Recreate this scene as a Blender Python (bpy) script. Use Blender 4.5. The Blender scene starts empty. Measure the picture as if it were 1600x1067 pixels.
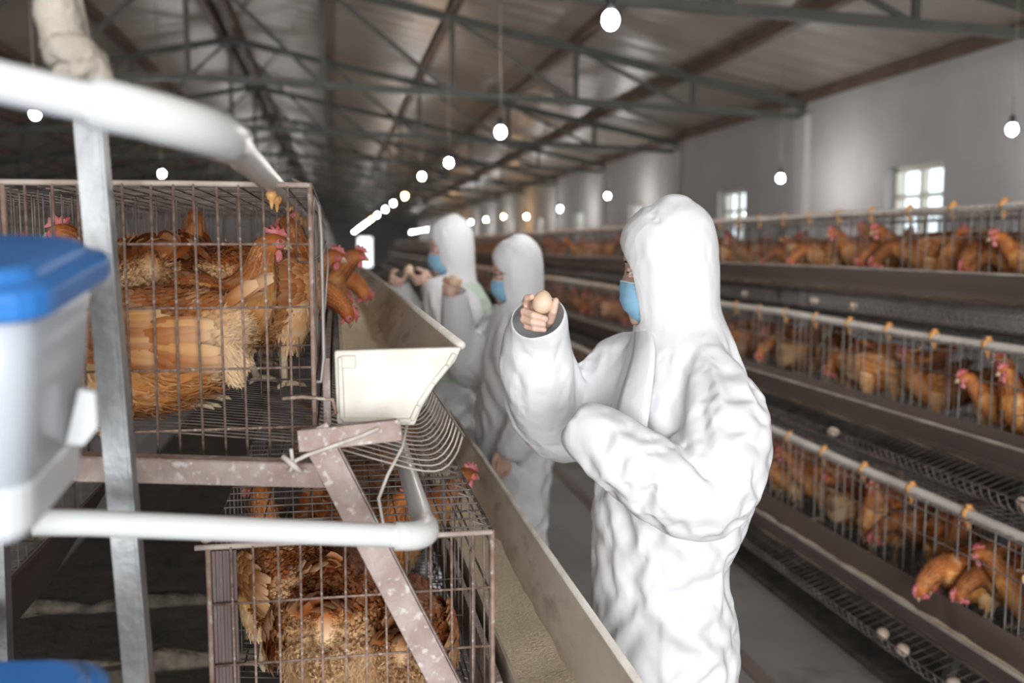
import bpy, bmesh, math, random
import numpy as np
from mathutils import Vector, Matrix, noise as mnoise
R = random.Random(7)
SC = bpy.context.scene
COL = SC.collection
PI = math.pi

# ---------------------------------------------------------------- camera, world, light, exposure
YAW, PITCH = math.radians(10.338), math.radians(5.7295)
cam_data = bpy.data.cameras.new('camera')
cam_data.sensor_width = 36.0
cam_data.lens = 1500 / 1600 * 36.0
cam_data.clip_start = 0.05
cam_data.clip_end = 300
cam = bpy.data.objects.new('camera', cam_data)
COL.objects.link(cam)
cam.location = (0, 0, 1.58)
cam.rotation_euler = (PI / 2 - PITCH, 0, -YAW)
cam_data.dof.use_dof = True
cam_data.dof.focus_distance = 1.88
cam_data.dof.aperture_fstop = 2.3
SC.camera = cam

SC.view_settings.view_transform = 'Standard'
SC.view_settings.look = 'None'
SC.view_settings.gamma = 1
SC.view_settings.use_curve_mapping = False
SC.view_settings.exposure = 0.38
SC.cycles.use_denoising = True
SC.cycles.max_bounces = 6
SC.cycles.diffuse_bounces = 3
SC.cycles.caustics_reflective = False
SC.cycles.caustics_refractive = False
SC.cycles.sample_clamp_indirect = 6

world = bpy.data.worlds.new('overcast_sky')
SC.world = world
world.use_nodes = True
wn = world.node_tree.nodes
bg = wn['Background']
bg.inputs['Color'].default_value = (0.86, 0.93, 1.0, 1)
bg.inputs['Strength'].default_value = 2.2

def area_light(name, loc, rot, sx, sy, power, color):
    d = bpy.data.lights.new(name, 'AREA')
    d.shape = 'RECTANGLE'
    d.size, d.size_y = sx, sy
    d.energy = power
    d.color = color
    o = bpy.data.objects.new(name, d)
    o.location = loc
    o.rotation_euler = rot
    COL.objects.link(o)
    return o

# daylight coming in through the wide open gable door behind the photographer
area_light('gable_daylight', (-0.6, -6.8, 1.9), (math.radians(88), 0, 0), 6.5, 2.9, 640, (0.975, 0.985, 1.0))

# ---------------------------------------------------------------- materials
def mat(name, c1, c2=None, rough=0.6, metal=0.0, scale=12, detail=4, lo=0.35, hi=0.65, bump=0.0, bscale=None,
        stretch=None, spec=0.5, c3=None, scale3=60, lo3=0.55, hi3=0.62, transl=None):
    m = bpy.data.materials.new(name)
    m.use_nodes = True
    nt = m.node_tree
    N, L = nt.nodes, nt.links
    b = N['Principled BSDF']
    b.inputs['Roughness'].default_value = rough
    b.inputs['Metallic'].default_value = metal
    b.inputs['Specular IOR Level'].default_value = spec
    b.inputs['Base Color'].default_value = (*c1, 1)
    tc = N.new('ShaderNodeTexCoord')
    mp = N.new('ShaderNodeMapping')
    L.new(tc.outputs['Object'], mp.inputs['Vector'])
    if stretch:
        mp.inputs['Scale'].default_value = stretch
    def ramp_noise(sc_, lo_, hi_, det):
        n = N.new('ShaderNodeTexNoise')
        n.inputs['Scale'].default_value = sc_
        n.inputs['Detail'].default_value = det
        L.new(mp.outputs['Vector'], n.inputs['Vector'])
        r = N.new('ShaderNodeMapRange')
        r.inputs['From Min'].default_value = lo_
        r.inputs['From Max'].default_value = hi_
        L.new(n.outputs['Fac'], r.inputs['Value'])
        return n, r
    out = None
    n = None
    if c2:
        n, r = ramp_noise(scale, lo, hi, detail)
        mx = N.new('ShaderNodeMix')
        mx.data_type = 'RGBA'
        mx.inputs['A'].default_value = (*c1, 1)
        mx.inputs['B'].default_value = (*c2, 1)
        L.new(r.outputs['Result'], mx.inputs['Factor'])
        out = mx.outputs['Result']
        if c3:
            n3, r3 = ramp_noise(scale3, lo3, hi3, 5)
            m3 = N.new('ShaderNodeMix')
            m3.data_type = 'RGBA'
            m3.inputs['B'].default_value = (*c3, 1)
            L.new(out, m3.inputs['A'])
            L.new(r3.outputs['Result'], m3.inputs['Factor'])
            out = m3.outputs['Result']
        L.new(out, b.inputs['Base Color'])
    if bump:
        nb = N.new('ShaderNodeTexNoise')
        nb.inputs['Scale'].default_value = bscale or scale * 3
        nb.inputs['Detail'].default_value = 5
        L.new(mp.outputs['Vector'], nb.inputs['Vector'])
        bp = N.new('ShaderNodeBump')
        bp.inputs['Strength'].default_value = bump
        bp.inputs['Distance'].default_value = 0.01
        L.new(nb.outputs['Fac'], bp.inputs['Height'])
        L.new(bp.outputs['Normal'], b.inputs['Normal'])
    return m

def emit_mat(name, color, strength):
    m = bpy.data.materials.new(name)
    m.use_nodes = True
    b = m.node_tree.nodes['Principled BSDF']
    b.inputs['Base Color'].default_value = (1, 1, 1, 1)
    b.inputs['Emission Color'].default_value = (*color, 1)
    b.inputs['Emission Strength'].default_value = strength
    return m

def feather_mat():
    m = bpy.data.materials.new('hen_feathers')
    m.use_nodes = True
    nt = m.node_tree
    N, L = nt.nodes, nt.links
    b = N['Principled BSDF']
    b.inputs['Roughness'].default_value = 0.62
    b.inputs['Specular IOR Level'].default_value = 0.3
    a = N.new('ShaderNodeAttribute')
    a.attribute_name = 'Col'
    oi = N.new('ShaderNodeObjectInfo')
    mx = N.new('ShaderNodeMix')
    mx.data_type = 'RGBA'
    mx.blend_type = 'MULTIPLY'
    mx.inputs['Factor'].default_value = 1
    L.new(a.outputs['Color'], mx.inputs['A'])
    L.new(oi.outputs['Color'], mx.inputs['B'])
    L.new(mx.outputs['Result'], b.inputs['Base Color'])
    return m

M = {}
M['rust_wire'] = mat('rusty_wire', (0.20, 0.115, 0.085), (0.40, 0.29, 0.235), 0.75, 0.1, 30, c3=(0.52, 0.46, 0.41), scale3=45, lo3=0.58, hi3=0.66)
M['dark_wire'] = mat('dark_cage_wire', (0.085, 0.065, 0.055), (0.26, 0.215, 0.19), 0.7, 0.15, 14)
M['zinc_wire'] = mat('galvanised_wire', (0.36, 0.35, 0.34), (0.22, 0.17, 0.145), 0.5, 0.35, 9)
M['pale_rail'] = mat('dusty_pale_rail', (0.60, 0.53, 0.46), (0.40, 0.31, 0.26), 0.8, 0, 18)
M['brown_board'] = mat('brown_ribbed_board', (0.115, 0.075, 0.07), (0.20, 0.15, 0.14), 0.6, 0, 30, 6, stretch=(1, 1, 0.1), c3=(0.62, 0.60, 0.58), scale3=60, lo3=0.66, hi3=0.70)
M['tray_wire'] = mat('crusted_tray_wire', (0.30, 0.24, 0.205), (0.52, 0.47, 0.42), 0.7, 0.1, 10)
M['far_wire'] = mat('weathered_cage_wire', (0.22, 0.20, 0.185), (0.40, 0.375, 0.35), 0.6, 0.3, 5)
M['rust_bar'] = mat('rusty_painted_bar', (0.30, 0.205, 0.175), (0.46, 0.38, 0.35), 0.8, 0.0, 16, 8, c3=(0.60, 0.55, 0.51), scale3=85, lo3=0.57, hi3=0.68, bump=0.5, bscale=90)
M['zinc_bar'] = mat('galvanised_angle_iron', (0.28, 0.29, 0.30), (0.42, 0.43, 0.43), 0.5, 0.4, 14, 8, c3=(0.27, 0.21, 0.17), scale3=9, lo3=0.58, hi3=0.72, bump=0.25)
M['pvc'] = mat('white_pvc', (0.72, 0.735, 0.735), (0.66, 0.66, 0.635), 0.32, 0, 6)
M['pvc_far'] = mat('dusty_pvc', (0.78, 0.73, 0.67), (0.62, 0.56, 0.50), 0.45, 0, 6)
M['nipple'] = mat('orange_plastic', (0.78, 0.36, 0.10), (0.85, 0.48, 0.18), 0.4, 0, 20)
M['trough_pale'] = mat('dusty_pale_trough', (0.70, 0.63, 0.52), (0.50, 0.42, 0.33), 0.8, 0, 7, 6, lo=0.42, hi=0.62, c3=(0.30, 0.235, 0.185), scale3=11, lo3=0.55, hi3=0.70, bump=0.2, bscale=60, stretch=(1, 0.3, 1))
M['trough_cap'] = mat('pale_trough_plastic', (0.80, 0.77, 0.70), (0.66, 0.61, 0.53), 0.6, 0, 14, 6, bump=0.2, bscale=80)
M['trough_brown'] = mat('brown_trough', (0.155, 0.115, 0.105), (0.225, 0.175, 0.16), 0.5, 0, 3, 6, stretch=(1, 0.3, 1))
M['trough_rim'] = mat('pale_trough_rim', (0.45, 0.40, 0.34), (0.28, 0.23, 0.20), 0.6, 0, 8)
M['feed'] = mat('ground_feed', (0.86, 0.75, 0.56), (0.72, 0.59, 0.40), 0.95, 0, 120, 6, bump=0.8, bscale=160)
M['manure'] = mat('dark_manure', (0.035, 0.029, 0.022), (0.075, 0.06, 0.045), 0.95, 0, 9, 8, bump=1.0, bscale=30)
M['crust'] = mat('caked_manure', (0.15, 0.125, 0.095), (0.06, 0.05, 0.04), 0.95, 0, 25, 8, bump=1.0, bscale=60)
M['floor'] = mat('concrete_floor', (0.21, 0.20, 0.185), (0.28, 0.265, 0.245), 0.75, 0, 1.6, 9, bump=0.15, bscale=40, c3=(0.15, 0.14, 0.125), scale3=4, lo3=0.58, hi3=0.75)
M['wall'] = mat('grey_plaster', (0.40, 0.385, 0.375), (0.47, 0.455, 0.445), 0.9, 0, 1.2, 8, bump=0.1, bscale=20)
M['roof'] = mat('brownish_roof_sheet', (0.33, 0.28, 0.24), (0.42, 0.365, 0.32), 0.36, 0, 0.8, 6, bump=0.15, bscale=5, spec=0.6)
M['purlin'] = mat('brown_purlin', (0.105, 0.065, 0.05), (0.16, 0.10, 0.075), 0.55, 0, 3, 6)
M['truss'] = mat('grey_green_steel', (0.070, 0.071, 0.062), (0.095, 0.095, 0.082), 0.55, 0.1, 4)
M['win_frame'] = mat('cream_window_frame', (0.68, 0.64, 0.55), (0.60, 0.55, 0.46), 0.6, 0, 6)
M['tank'] = mat('milky_plastic', (0.58, 0.62, 0.67), (0.54, 0.58, 0.63), 0.28, 0, 3)
M['tank_foot'] = mat('white_tank_base', (0.74, 0.76, 0.77), (0.70, 0.72, 0.73), 0.35, 0, 3)
M['lid'] = mat('blue_plastic', (0.035, 0.20, 0.60), (0.06, 0.27, 0.70), 0.33, 0, 5)
M['rag'] = mat('dusty_beige_cloth', (0.50, 0.45, 0.38), (0.36, 0.31, 0.25), 0.95, 0, 20, 6, bump=0.6, bscale=120)
M['twine'] = mat('pale_twine', (0.62, 0.58, 0.53), (0.48, 0.42, 0.37), 0.9, 0, 50)
M['cord'] = mat('lamp_cord', (0.30, 0.26, 0.21), None, 0.7)
M['socket'] = mat('black_lamp_socket', (0.03, 0.03, 0.03), None, 0.5)
M['bulb_cool'] = emit_mat('cool_led_bulb', (0.86, 0.90, 1.0), 55)
M['bulb_warm'] = emit_mat('warm_bulb', (1.0, 0.60, 0.24), 45)
M['egg'] = mat('egg_shell', (0.78, 0.55, 0.38), (0.83, 0.62, 0.45), 0.5, 0, 30)
M['egg_pale'] = mat('pale_egg_shell', (0.80, 0.66, 0.55), (0.72, 0.55, 0.42), 0.5, 0, 30)
M['feather'] = feather_mat()
M['comb'] = mat('red_comb', (0.60, 0.12, 0.13), (0.72, 0.28, 0.27), 0.5, 0, 60, bump=0.4, bscale=300)
M['beak'] = mat('horn_beak', (0.62, 0.47, 0.30), (0.50, 0.35, 0.22), 0.45, 0, 60)
M['shank'] = mat('pale_yellow_shank', (0.70, 0.56, 0.38), (0.60, 0.46, 0.31), 0.6, 0, 60, bump=0.5, bscale=220)
M['eye'] = mat('hen_eye', (0.25, 0.09, 0.02), None, 0.1)
def glass_mat():
    m = bpy.data.materials.new('window_glass')
    m.use_nodes = True
    nt = m.node_tree
    for n in list(nt.nodes):
        nt.nodes.remove(n)
    o = nt.nodes.new('ShaderNodeOutputMaterial')
    t = nt.nodes.new('ShaderNodeBsdfTransparent')
    t.inputs['Color'].default_value = (0.92, 0.95, 0.95, 1)
    g = nt.nodes.new('ShaderNodeBsdfGlossy')
    g.inputs['Roughness'].default_value = 0.05
    x = nt.nodes.new('ShaderNodeMixShader')
    x.inputs[0].default_value = 0.06
    nt.links.new(t.outputs[0], x.inputs[1])
    nt.links.new(g.outputs[0], x.inputs[2])
    nt.links.new(x.outputs[0], o.inputs[0])
    return m
M['glass'] = glass_mat()

# ---------------------------------------------------------------- mesh helpers
class MB:
    def __init__(s):
        s.v, s.f, s.mi, s.c = [], [], [], []
        s.smooth = True
    def add(s, vs, fs, mi=0, col=None):
        o = len(s.v)
        s.v.extend(tuple(x) for x in vs)
        s.f.extend(tuple(i + o for i in f) for f in fs)
        s.mi.extend([mi] * len(fs))
        if col is not None:
            s.c.extend(col)
        return s
    def box(s, c, d, rot=None, mi=0):
        x, y, z = d[0] / 2, d[1] / 2, d[2] / 2
        vs = [Vector((sx * x, sy * y, sz * z)) for sx in (-1, 1) for sy in (-1, 1) for sz in (-1, 1)]
        if rot is not None:
            vs = [rot @ v for v in vs]
        c = Vector(c)
        return s.add([v + c for v in vs], [(0, 1, 3, 2), (4, 6, 7, 5), (0, 4, 5, 1), (2, 3, 7, 6), (0, 2, 6, 4), (1, 5, 7, 3)], mi)
    def bar(s, p0, p1, w, h, up=(0, 0, 1), mi=0):
        p0, p1 = Vector(p0), Vector(p1)
        t = (p1 - p0)
        ln = t.length
        t.normalize()
        u = Vector(up)
        sd = t.cross(u)
        if sd.length < 1e-4:
            sd = t.cross(Vector((0, 1, 0)))
        sd.normalize()
        u = sd.cross(t)
        rot = Matrix((t, sd, u)).transposed()
        return s.box((p0 + p1) / 2, (ln, w, h), rot, mi)
    def tube(s, pts, r, n=8, caps=True, mi=0):
        pts = [Vector(p) for p in pts]
        rs = r if isinstance(r, (list, tuple)) else [r] * len(pts)
        vs, fs = [], []
        ref = Vector((0, 0, 1))
        t0 = (pts[1] - pts[0]).normalized()
        if abs(t0.dot(ref)) > 0.9:
            ref = Vector((0, 1, 0))
        a = t0.cross(ref).normalized()
        for i, p in enumerate(pts):
            if i == 0:
                t = pts[1] - pts[0]
            elif i == len(pts) - 1:
                t = pts[-1] - pts[-2]
            else:
                t = (pts[i + 1] - p).normalized() + (p - pts[i - 1]).normalized()
            t.normalize()
            a = (a - t * a.dot(t)).normalized()
            b = t.cross(a)
            for k in range(n):
                q = 2 * PI * (k + 0.5) / n
                vs.append(p + (a * math.cos(q) + b * math.sin(q)) * rs[i])
        for i in range(len(pts) - 1):
            for k in range(n):
                k2 = (k + 1) % n
                fs.append((i * n + k, i * n + k2, (i + 1) * n + k2, (i + 1) * n + k))
        if caps:
            fs.append(tuple(range(n - 1, -1, -1)))
            fs.append(tuple((len(pts) - 1) * n + k for k in range(n)))
        return s.add(vs, fs, mi)
    def wire(s, p0, p1, r=0.0015, mi=0):
        return s.tube([p0, p1], r, 4, False, mi)
    def prism(s, prof, axis_pts, mi=0):
        """extrude profile [(x, z)] along y from y0 to y1"""
        y0, y1 = axis_pts
        n = len(prof)
        vs = [(x, y0, z) for x, z in prof] + [(x, y1, z) for x, z in prof]
        fs = [(k, (k + 1) % n, n + (k + 1) % n, n + k) for k in range(n)]
        fs += [tuple(range(n - 1, -1, -1)), tuple(range(n, 2 * n))]
        return s.add(vs, fs, mi)
    def sphere(s, c, r, nu=12, nv=8, mi=0, egg=0.0, rot=None):
        rr = r if isinstance(r, (list, tuple)) else (r, r, r)
        c = Vector(c)
        vs, fs = [], []
        vs.append((0, 0, rr[2]))
        for j in range(1, nv):
            t = PI * j / nv
            z = math.cos(t)
            q = math.sin(t) * (1 - egg * z)
            for i in range(nu):
                a = 2 * PI * i / nu
                vs.append((q * rr[0] * math.cos(a), q * rr[1] * math.sin(a), z * rr[2]))
        vs.append((0, 0, -rr[2]))
        for i in range(nu):
            fs.append((0, 1 + i, 1 + (i + 1) % nu))
            fs.append((len(vs) - 1, 1 + (nv - 2) * nu + (i + 1) % nu, 1 + (nv - 2) * nu + i))
        for j in range(nv - 2):
            for i in range(nu):
                a, b = 1 + j * nu + i, 1 + j * nu + (i + 1) % nu
                fs.append((a, a + nu, b + nu, b))
        vs = [Vector(v) for v in vs]
        if rot is not None:
            vs = [rot @ v for v in vs]
        return s.add([v + c for v in vs], fs, mi)
    def mesh(s, name, mats, smooth=None):
        me = bpy.data.meshes.new(name)
        me.from_pydata(s.v, [], s.f)
        for m in (mats if isinstance(mats, (list, tuple)) else [mats]):
            me.materials.append(m)
        if any(s.mi):
            me.polygons.foreach_set('material_index', s.mi)
        sm = s.smooth if smooth is None else smooth
        if sm:
            me.polygons.foreach_set('use_smooth', [True] * len(s.f))
        if s.c:
            at = me.attributes.new('Col', 'FLOAT_COLOR', 'POINT')
            at.data.foreach_set('color', np.array([(*c, 1) for c in s.c], dtype=np.float32).ravel())
        me.update()
        return me
    def build(s, name, mats, parent=None, smooth=None, bevel=0, auto=None):
        o = bpy.data.objects.new(name, s.mesh(name, mats, smooth))
        COL.objects.link(o)
        if parent:
            o.parent = parent
        if bevel:
            b = o.modifiers.new('bevel', 'BEVEL')
            b.width = bevel
            b.segments = 2
            b.limit_method = 'ANGLE'
        return o

def tag(o, label=None, cat=None, group=None, kind=None):
    if label: o['label'] = label
    if cat: o['category'] = cat
    if group: o['group'] = group
    if kind: o['kind'] = kind
    return o

def thing(name, loc=(0, 0, 0), rz=0.0, label=None, cat=None, group=None):
    o = bpy.data.objects.new(name, None)
    o.empty_display_size = 0.05
    COL.objects.link(o)
    o.location = loc
    o.rotation_euler = (0, 0, rz)
    return tag(o, label, cat, group)

def part(name, me, parent, kind=None, label=None):
    o = bpy.data.objects.new(name, me)
    COL.objects.link(o)
    o.parent = parent
    return tag(o, label, None, None, kind)

def link_copy(o, parent=None):
    c = o.copy()
    COL.objects.link(c)
    if parent:
        c.parent = parent
    return c

def copy_tree(o, loc=None, rz=None, parent=None):
    kids = list(o.children)
    c = link_copy(o, parent)
    if loc is not None: c.location = loc
    if rz is not None: c.rotation_euler = (0, 0, rz)
    for k in kids:
        copy_tree(k, parent=c)
    return c

def structure(o):
    o['kind'] = 'structure'
    return o

def smooth_pts(pts, n):
    """Catmull-Rom resample of rows of numbers"""
    P = np.array(pts, float)
    P = np.vstack([2 * P[0] - P[1], P, 2 * P[-1] - P[-2]])
    segs = len(P) - 3
    out = []
    for q in range(n):
        t = q / (n - 1) * segs
        i = min(int(t), segs - 1)
        t -= i
        a, b, c, d = P[i:i + 4]
        out.append(0.5 * ((2 * b) + (c - a) * t + (2 * a - 5 * b + 4 * c - d) * t * t + (3 * b - a - 3 * c + d) * t ** 3))
    return np.array(out)
# ---------------------------------------------------------------- the hall
XR, XL, XRIDGE = 5.5, -8.5, -1.5
Y0, Y1 = -7.0, 72.0
def rafter_z(x): return 3.22 + 0.2 * (XR - x) if x >= XRIDGE else 3.22 + 0.2 * (x - XL)
def chord_z(x): return 3.10 + 0.035 * (XR - x) if x >= XRIDGE else 3.10 + 0.035 * (x - XL)
TRY = [2.06 + 4.36 * k for k in range(16)]

b = MB(); b.box(((XL + XR) / 2, (Y0 + Y1) / 2, -0.05), (XR - XL, Y1 - Y0, 0.1))
floor = structure(b.build('floor', M['floor'], smooth=False))
b = MB()
b.box((1.5, 34, 0.006), (0.06, 74, 0.012))
o = b.build('drain_strip', M['trough_brown'], floor, smooth=False)
# manure pits under both rows of cages
b = MB(); b.box((-0.5, 36, 0.012), (1.7, 70, 0.024)); b.build('manure_bed', M['manure'], floor, smooth=False)
b = MB(); b.box((3.35, 36, 0.012), (2.85, 70, 0.024)); b.build('manure_bed', M['manure'], floor, smooth=False)

# right wall, built around its window openings
WZ0, WZ1, WW = 1.30, 2.36, 0.95
WINY = [y + 2.13 for y in TRY][:14]
b = MB()
T = 0.24
ys = [Y0]
for y in WINY: ys += [y - WW / 2, y + WW / 2]
ys.append(Y1)
for i in range(0, len(ys), 2):
    b.box((XR + T / 2, (ys[i] + ys[i + 1]) / 2, 1.72), (T, ys[i + 1] - ys[i], 3.44))
for y in WINY:
    b.box((XR + T / 2, y, WZ0 / 2), (T, WW, WZ0))
    b.box((XR + T / 2, y, (WZ1 + 3.44) / 2), (T, WW, 3.44 - WZ1))
wall_r = structure(b.build('wall_right', M['wall'], smooth=False))
pil = MB()
pil.box((0, 0, 1.55), (0.10, 0.28, 3.1))
pm = pil.mesh('pilaster', M['wall'], False)
for y in TRY:
    part('pilaster', pm, wall_r).location = (XR - 0.02, y, 0)
wf = MB()
fw = 0.055
for zz in (WZ0 + fw / 2, WZ1 - fw / 2): wf.box((0, 0, zz), (0.07, WW, fw))
for yy in (-WW / 2 + fw / 2, 0, WW / 2 - fw / 2): wf.box((0, yy, (WZ0 + WZ1) / 2), (0.07, fw, WZ1 - WZ0))
wf.box((0, 0, WZ1 - 0.30), (0.06, WW, 0.04))
wfm = wf.mesh('window_frame', M['win_frame'], False)
ps = MB(); ps.box((0, 0, (WZ0 + WZ1) / 2), (0.006, WW / 2 - fw, WZ1 - WZ0 - 2 * fw))
psm = ps.mesh('pane', M['glass'], False)
for i, y in enumerate(WINY):
    w = bpy.data.objects.new('window_%d' % (i + 1), wfm)
    COL.objects.link(w)
    w.location = (XR + 0.13, y, 0)
    structure(w)
    for s_ in (-1, 1):
        part('pane', psm, w).location = (0.01, s_ * WW / 4, 0)

b = MB(); b.box((XL - 0.12, (Y0 + Y1) / 2, 1.72), (0.24, Y1 - Y0, 3.44))
structure(b.build('wall_left', M['wall'], smooth=False))
# far gable with its open doorway
b = MB()
DX0, DX1, DZ = 1.5, 2.7, 2.25
b.box(((XL + DX0) / 2, Y1 + 0.12, 2.4), (DX0 - XL, 0.24, 4.8))
b.box(((XR + DX1) / 2, Y1 + 0.12, 2.4), (XR - DX1, 0.24, 4.8))
b.box(((DX0 + DX1) / 2, Y1 + 0.12, (DZ + 4.8) / 2), (DX1 - DX0, 0.24, 4.8 - DZ))
structure(b.build('wall_far', M['wall'], smooth=False))
b = MB()
b.box((DX0 + 0.05, Y1, DZ / 2), (0.1, 0.3, DZ)); b.box((DX1 - 0.05, Y1, DZ / 2), (0.1, 0.3, DZ)); b.box(((DX0 + DX1) / 2, Y1, DZ - 0.05), (DX1 - DX0, 0.3, 0.1))
structure(b.build('door_1', M['win_frame'], smooth=False))
# near gable behind the camera: wall left and right of a wide open door
b = MB()
b.box((-6.6, Y0 - 0.12, 2.4), (3.8, 0.24, 4.8)); b.box((4.3, Y0 - 0.12, 2.4), (2.4, 0.24, 4.8)); b.box((-0.8, Y0 - 0.12, 4.0), (7.8, 0.24, 1.6))
structure(b.build('wall_near', M['wall'], smooth=False))

# roof: sheets between purlins, bay by bay
ceil = bpy.data.objects.new('ceiling', None)
COL.objects.link(ceil)
structure(ceil)
NP = 5
bays = [Y0, -2.3] + TRY + [Y1]
for side in (1, -1):
    xa, xb = (XR, XRIDGE) if side == 1 else (XL, XRIDGE)
    xs = [xa + (xb - xa) * k / NP for k in range(NP + 1)]
    for k in range(NP):
        x0, x1 = xs[k], xs[k + 1]
        z0, z1 = rafter_z(x0) + 0.15, rafter_z(x1) + 0.15
        sm = {}
        for j in range(len(bays) - 1):
            ln = round(bays[j + 1] - bays[j] + 0.05, 3)
            if ln not in sm:
                s = MB()
                # shallow ribbed sheet
                nr = 10
                vs, fs = [], []
                for q in range(nr * 2 + 1):
                    yy = -ln / 2 + ln * q / (nr * 2)
                    dz = 0.012 if q % 2 else 0.0
                    vs += [(x0, yy, z0 + dz), (x1, yy, z1 + dz)]
                for q in range(nr * 2):
                    fs.append((2 * q, 2 * q + 1, 2 * q + 3, 2 * q + 2))
                s.add(vs, fs)
                sm[ln] = s.mesh('roof_sheet', M['roof'], False)
            part('roof_sheet', sm[ln], ceil).location = (0, (bays[j] + bays[j + 1]) / 2, 0)
    for k in range(0, NP + 1):
        p = MB()
        x = xs[k] if k < NP else xs[k] + 0.12 * side
        p.box((x, (Y0 + Y1) / 2, rafter_z(x) + 0.085), (0.10, Y1 - Y0, 0.11))
        p.build('purlin', M['purlin'], ceil, smooth=False)
# trusses
tm = {}
def truss_meshes():
    d = {}
    def add(n, p0, p1, w, h):
        m = MB(); m.bar(p0, p1, w, h); d.setdefault(n, []).append(m.mesh(n, M['truss'], False))
    V = lambda x, z: (x, 0, z)
    add('bottom_chord', V(XR, chord_z(XR)), V(XRIDGE, chord_z(XRIDGE)), 0.055, 0.075)
    add('bottom_chord', V(XL, chord_z(XL)), V(XRIDGE, chord_z(XRIDGE)), 0.055, 0.075)
    add('rafter', V(XR, rafter_z(XR)), V(XRIDGE, rafter_z(XRIDGE)), 0.06, 0.09)
    add('rafter', V(XL, rafter_z(XL)), V(XRIDGE, rafter_z(XRIDGE)), 0.06, 0.09)
    for s in (1, -1):
        xe = XR if s == 1 else XL
        xs = [xe + (XRIDGE - xe) * k / 5 for k in range(6)]
        for k in range(1, 6):
            if k == 5 and s == -1: continue
            add('post', V(xs[k], chord_z(xs[k])), V(xs[k], rafter_z(xs[k])), 0.05, 0.05)
        for k in range(1, 5):
            add('diagonal', V(xs[k], chord_z(xs[k])), V(xs[k + 1], rafter_z(xs[k + 1])), 0.04, 0.04)
    return d
TM = truss_meshes()
for i, y in enumerate(TRY):
    t = thing('roof_truss', (0, y, 0), 0, 'grey-green steel roof truss spanning the hall above the cage rows', 'roof truss', 'roof trusses along the hall')
    od = ['first', 'second', 'third', 'fourth', 'fifth', 'sixth', 'seventh', 'eighth']
    if i < 8: t['label'] = 'grey-green steel roof truss, %s one counted from the camera end of the hall' % od[i]
    if i == 0: t['label'] = 'grey-green steel roof truss nearest the camera, crossing the top edge of the photo'
    if i == 1: t['label'] = 'grey-green steel roof truss whose chord meets the top right corner above the nearest window'
    if i == 2: t['label'] = 'grey-green steel roof truss ending on the wall left of the nearest window'
    for n, ms in TM.items():
        for me in ms: part(n, me, t)

# hanging bulbs
lampL = {}
def lamp(x, y, z, warm=False, power=22, label=None):
    t = thing('hanging_bulb', (x, y, z), 0, label or ('warm yellow bulb in the receding line of hanging bulbs' if warm else 'cool white bulb in the receding lines of hanging bulbs'), 'lamp', 'warm hanging bulbs' if warm else 'cool white hanging bulbs')
    if 'bulb' not in lampL:
        m = MB(); m.sphere((0, 0, 0), (0.036, 0.036, 0.042), 14, 10)
        lampL['bulb'] = m.mesh('bulb', M['bulb_cool'])
        m = MB(); m.sphere((0, 0, 0), (0.036, 0.036, 0.042), 14, 10)
        lampL['bulbw'] = m.mesh('bulb', M['bulb_warm'])
        m = MB(); m.tube([(0, 0, 0.036), (0, 0, 0.05), (0, 0, 0.085), (0, 0, 0.10)], [0.017, 0.02, 0.02, 0.008], 10)
        lampL['socket'] = m.mesh('socket', M['socket'])
        for q, (col) in (('l', (1.0, 0.965, 0.93)), ('lw', (1.0, 0.62, 0.28))):
            d = bpy.data.lights.new('bulb_light', 'POINT')
            d.energy = power; d.color = col; d.shadow_soft_size = 0.045
            lampL[q] = d
    part('bulb', lampL['bulbw' if warm else 'bulb'], t)
    part('socket', lampL['socket'], t)
    m = MB(); m.tube([(0, 0, 0.09), (0, 0, chord_z(x) + (0.02 if min(abs(y - q) for q in TRY) < 0.02 else (rafter_z(x) - chord_z(x) + 0.165)) - z)], 0.004, 5)
    part('cord', m.mesh('cord', M['cord']), t)
    d = lampL['lw' if warm else 'l']
    lo = bpy.data.objects.new('bulb_glow', d)
    COL.objects.link(lo); lo.parent = t; lo.location = (0, 0, -0.05)
LAMPS_HERE = True
LZ = [(4.0, 2.52), (6.75, 2.37), (9.9, 2.42), (13.05, 2.5), (16.3, 2.4), (19.6, 2.42)] + [(22.9 + 4.4 * k, 2.42) for k in range(10)]
for i, (y, z) in enumerate(LZ):
    lamp(1.15, y, z, warm=i in (4, 8), label=[
        'large cool white bulb at the top edge of the photo, hanging above the aisle', 'cool white bulb hanging above the head of the middle person',
        None, 'small cool white bulb hanging above the farthest person'][i] if i in (0, 1, 3) else None)
for i, (y, z) in enumerate([(6.2, 2.4), (9.83, 2.3), (16.6, 2.45), (20.3, 2.36), (24.0, 2.3), (27.4, 2.4), (30.7, 2.4)] + [(34.2 + 3.5 * k, 2.4) for k in range(9)]):
    lamp(4.75, y, z, warm=i in (5, 9, 10), label=['cool white bulb in front of the right wall, right of the nearest window',
        'cool white bulb hanging left of the nearest window, above the front person\'s shoulder', 'cool white bulb on the right wall just left of the front person\'s hood'][i] if i < 3 else None)
for i, (y, z) in enumerate([(7.85, 2.56), (13.2, 2.5), (18.4, 2.45)] + [(23 + 4.6 * k, 2.45) for k in range(9)]):
    lamp(-2.2, y, z, label=['cool white bulb under the thick white pipe at upper left', 'cool white bulb just above the front top rail of the upper left cage'][i] if i < 2 else None)

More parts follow.
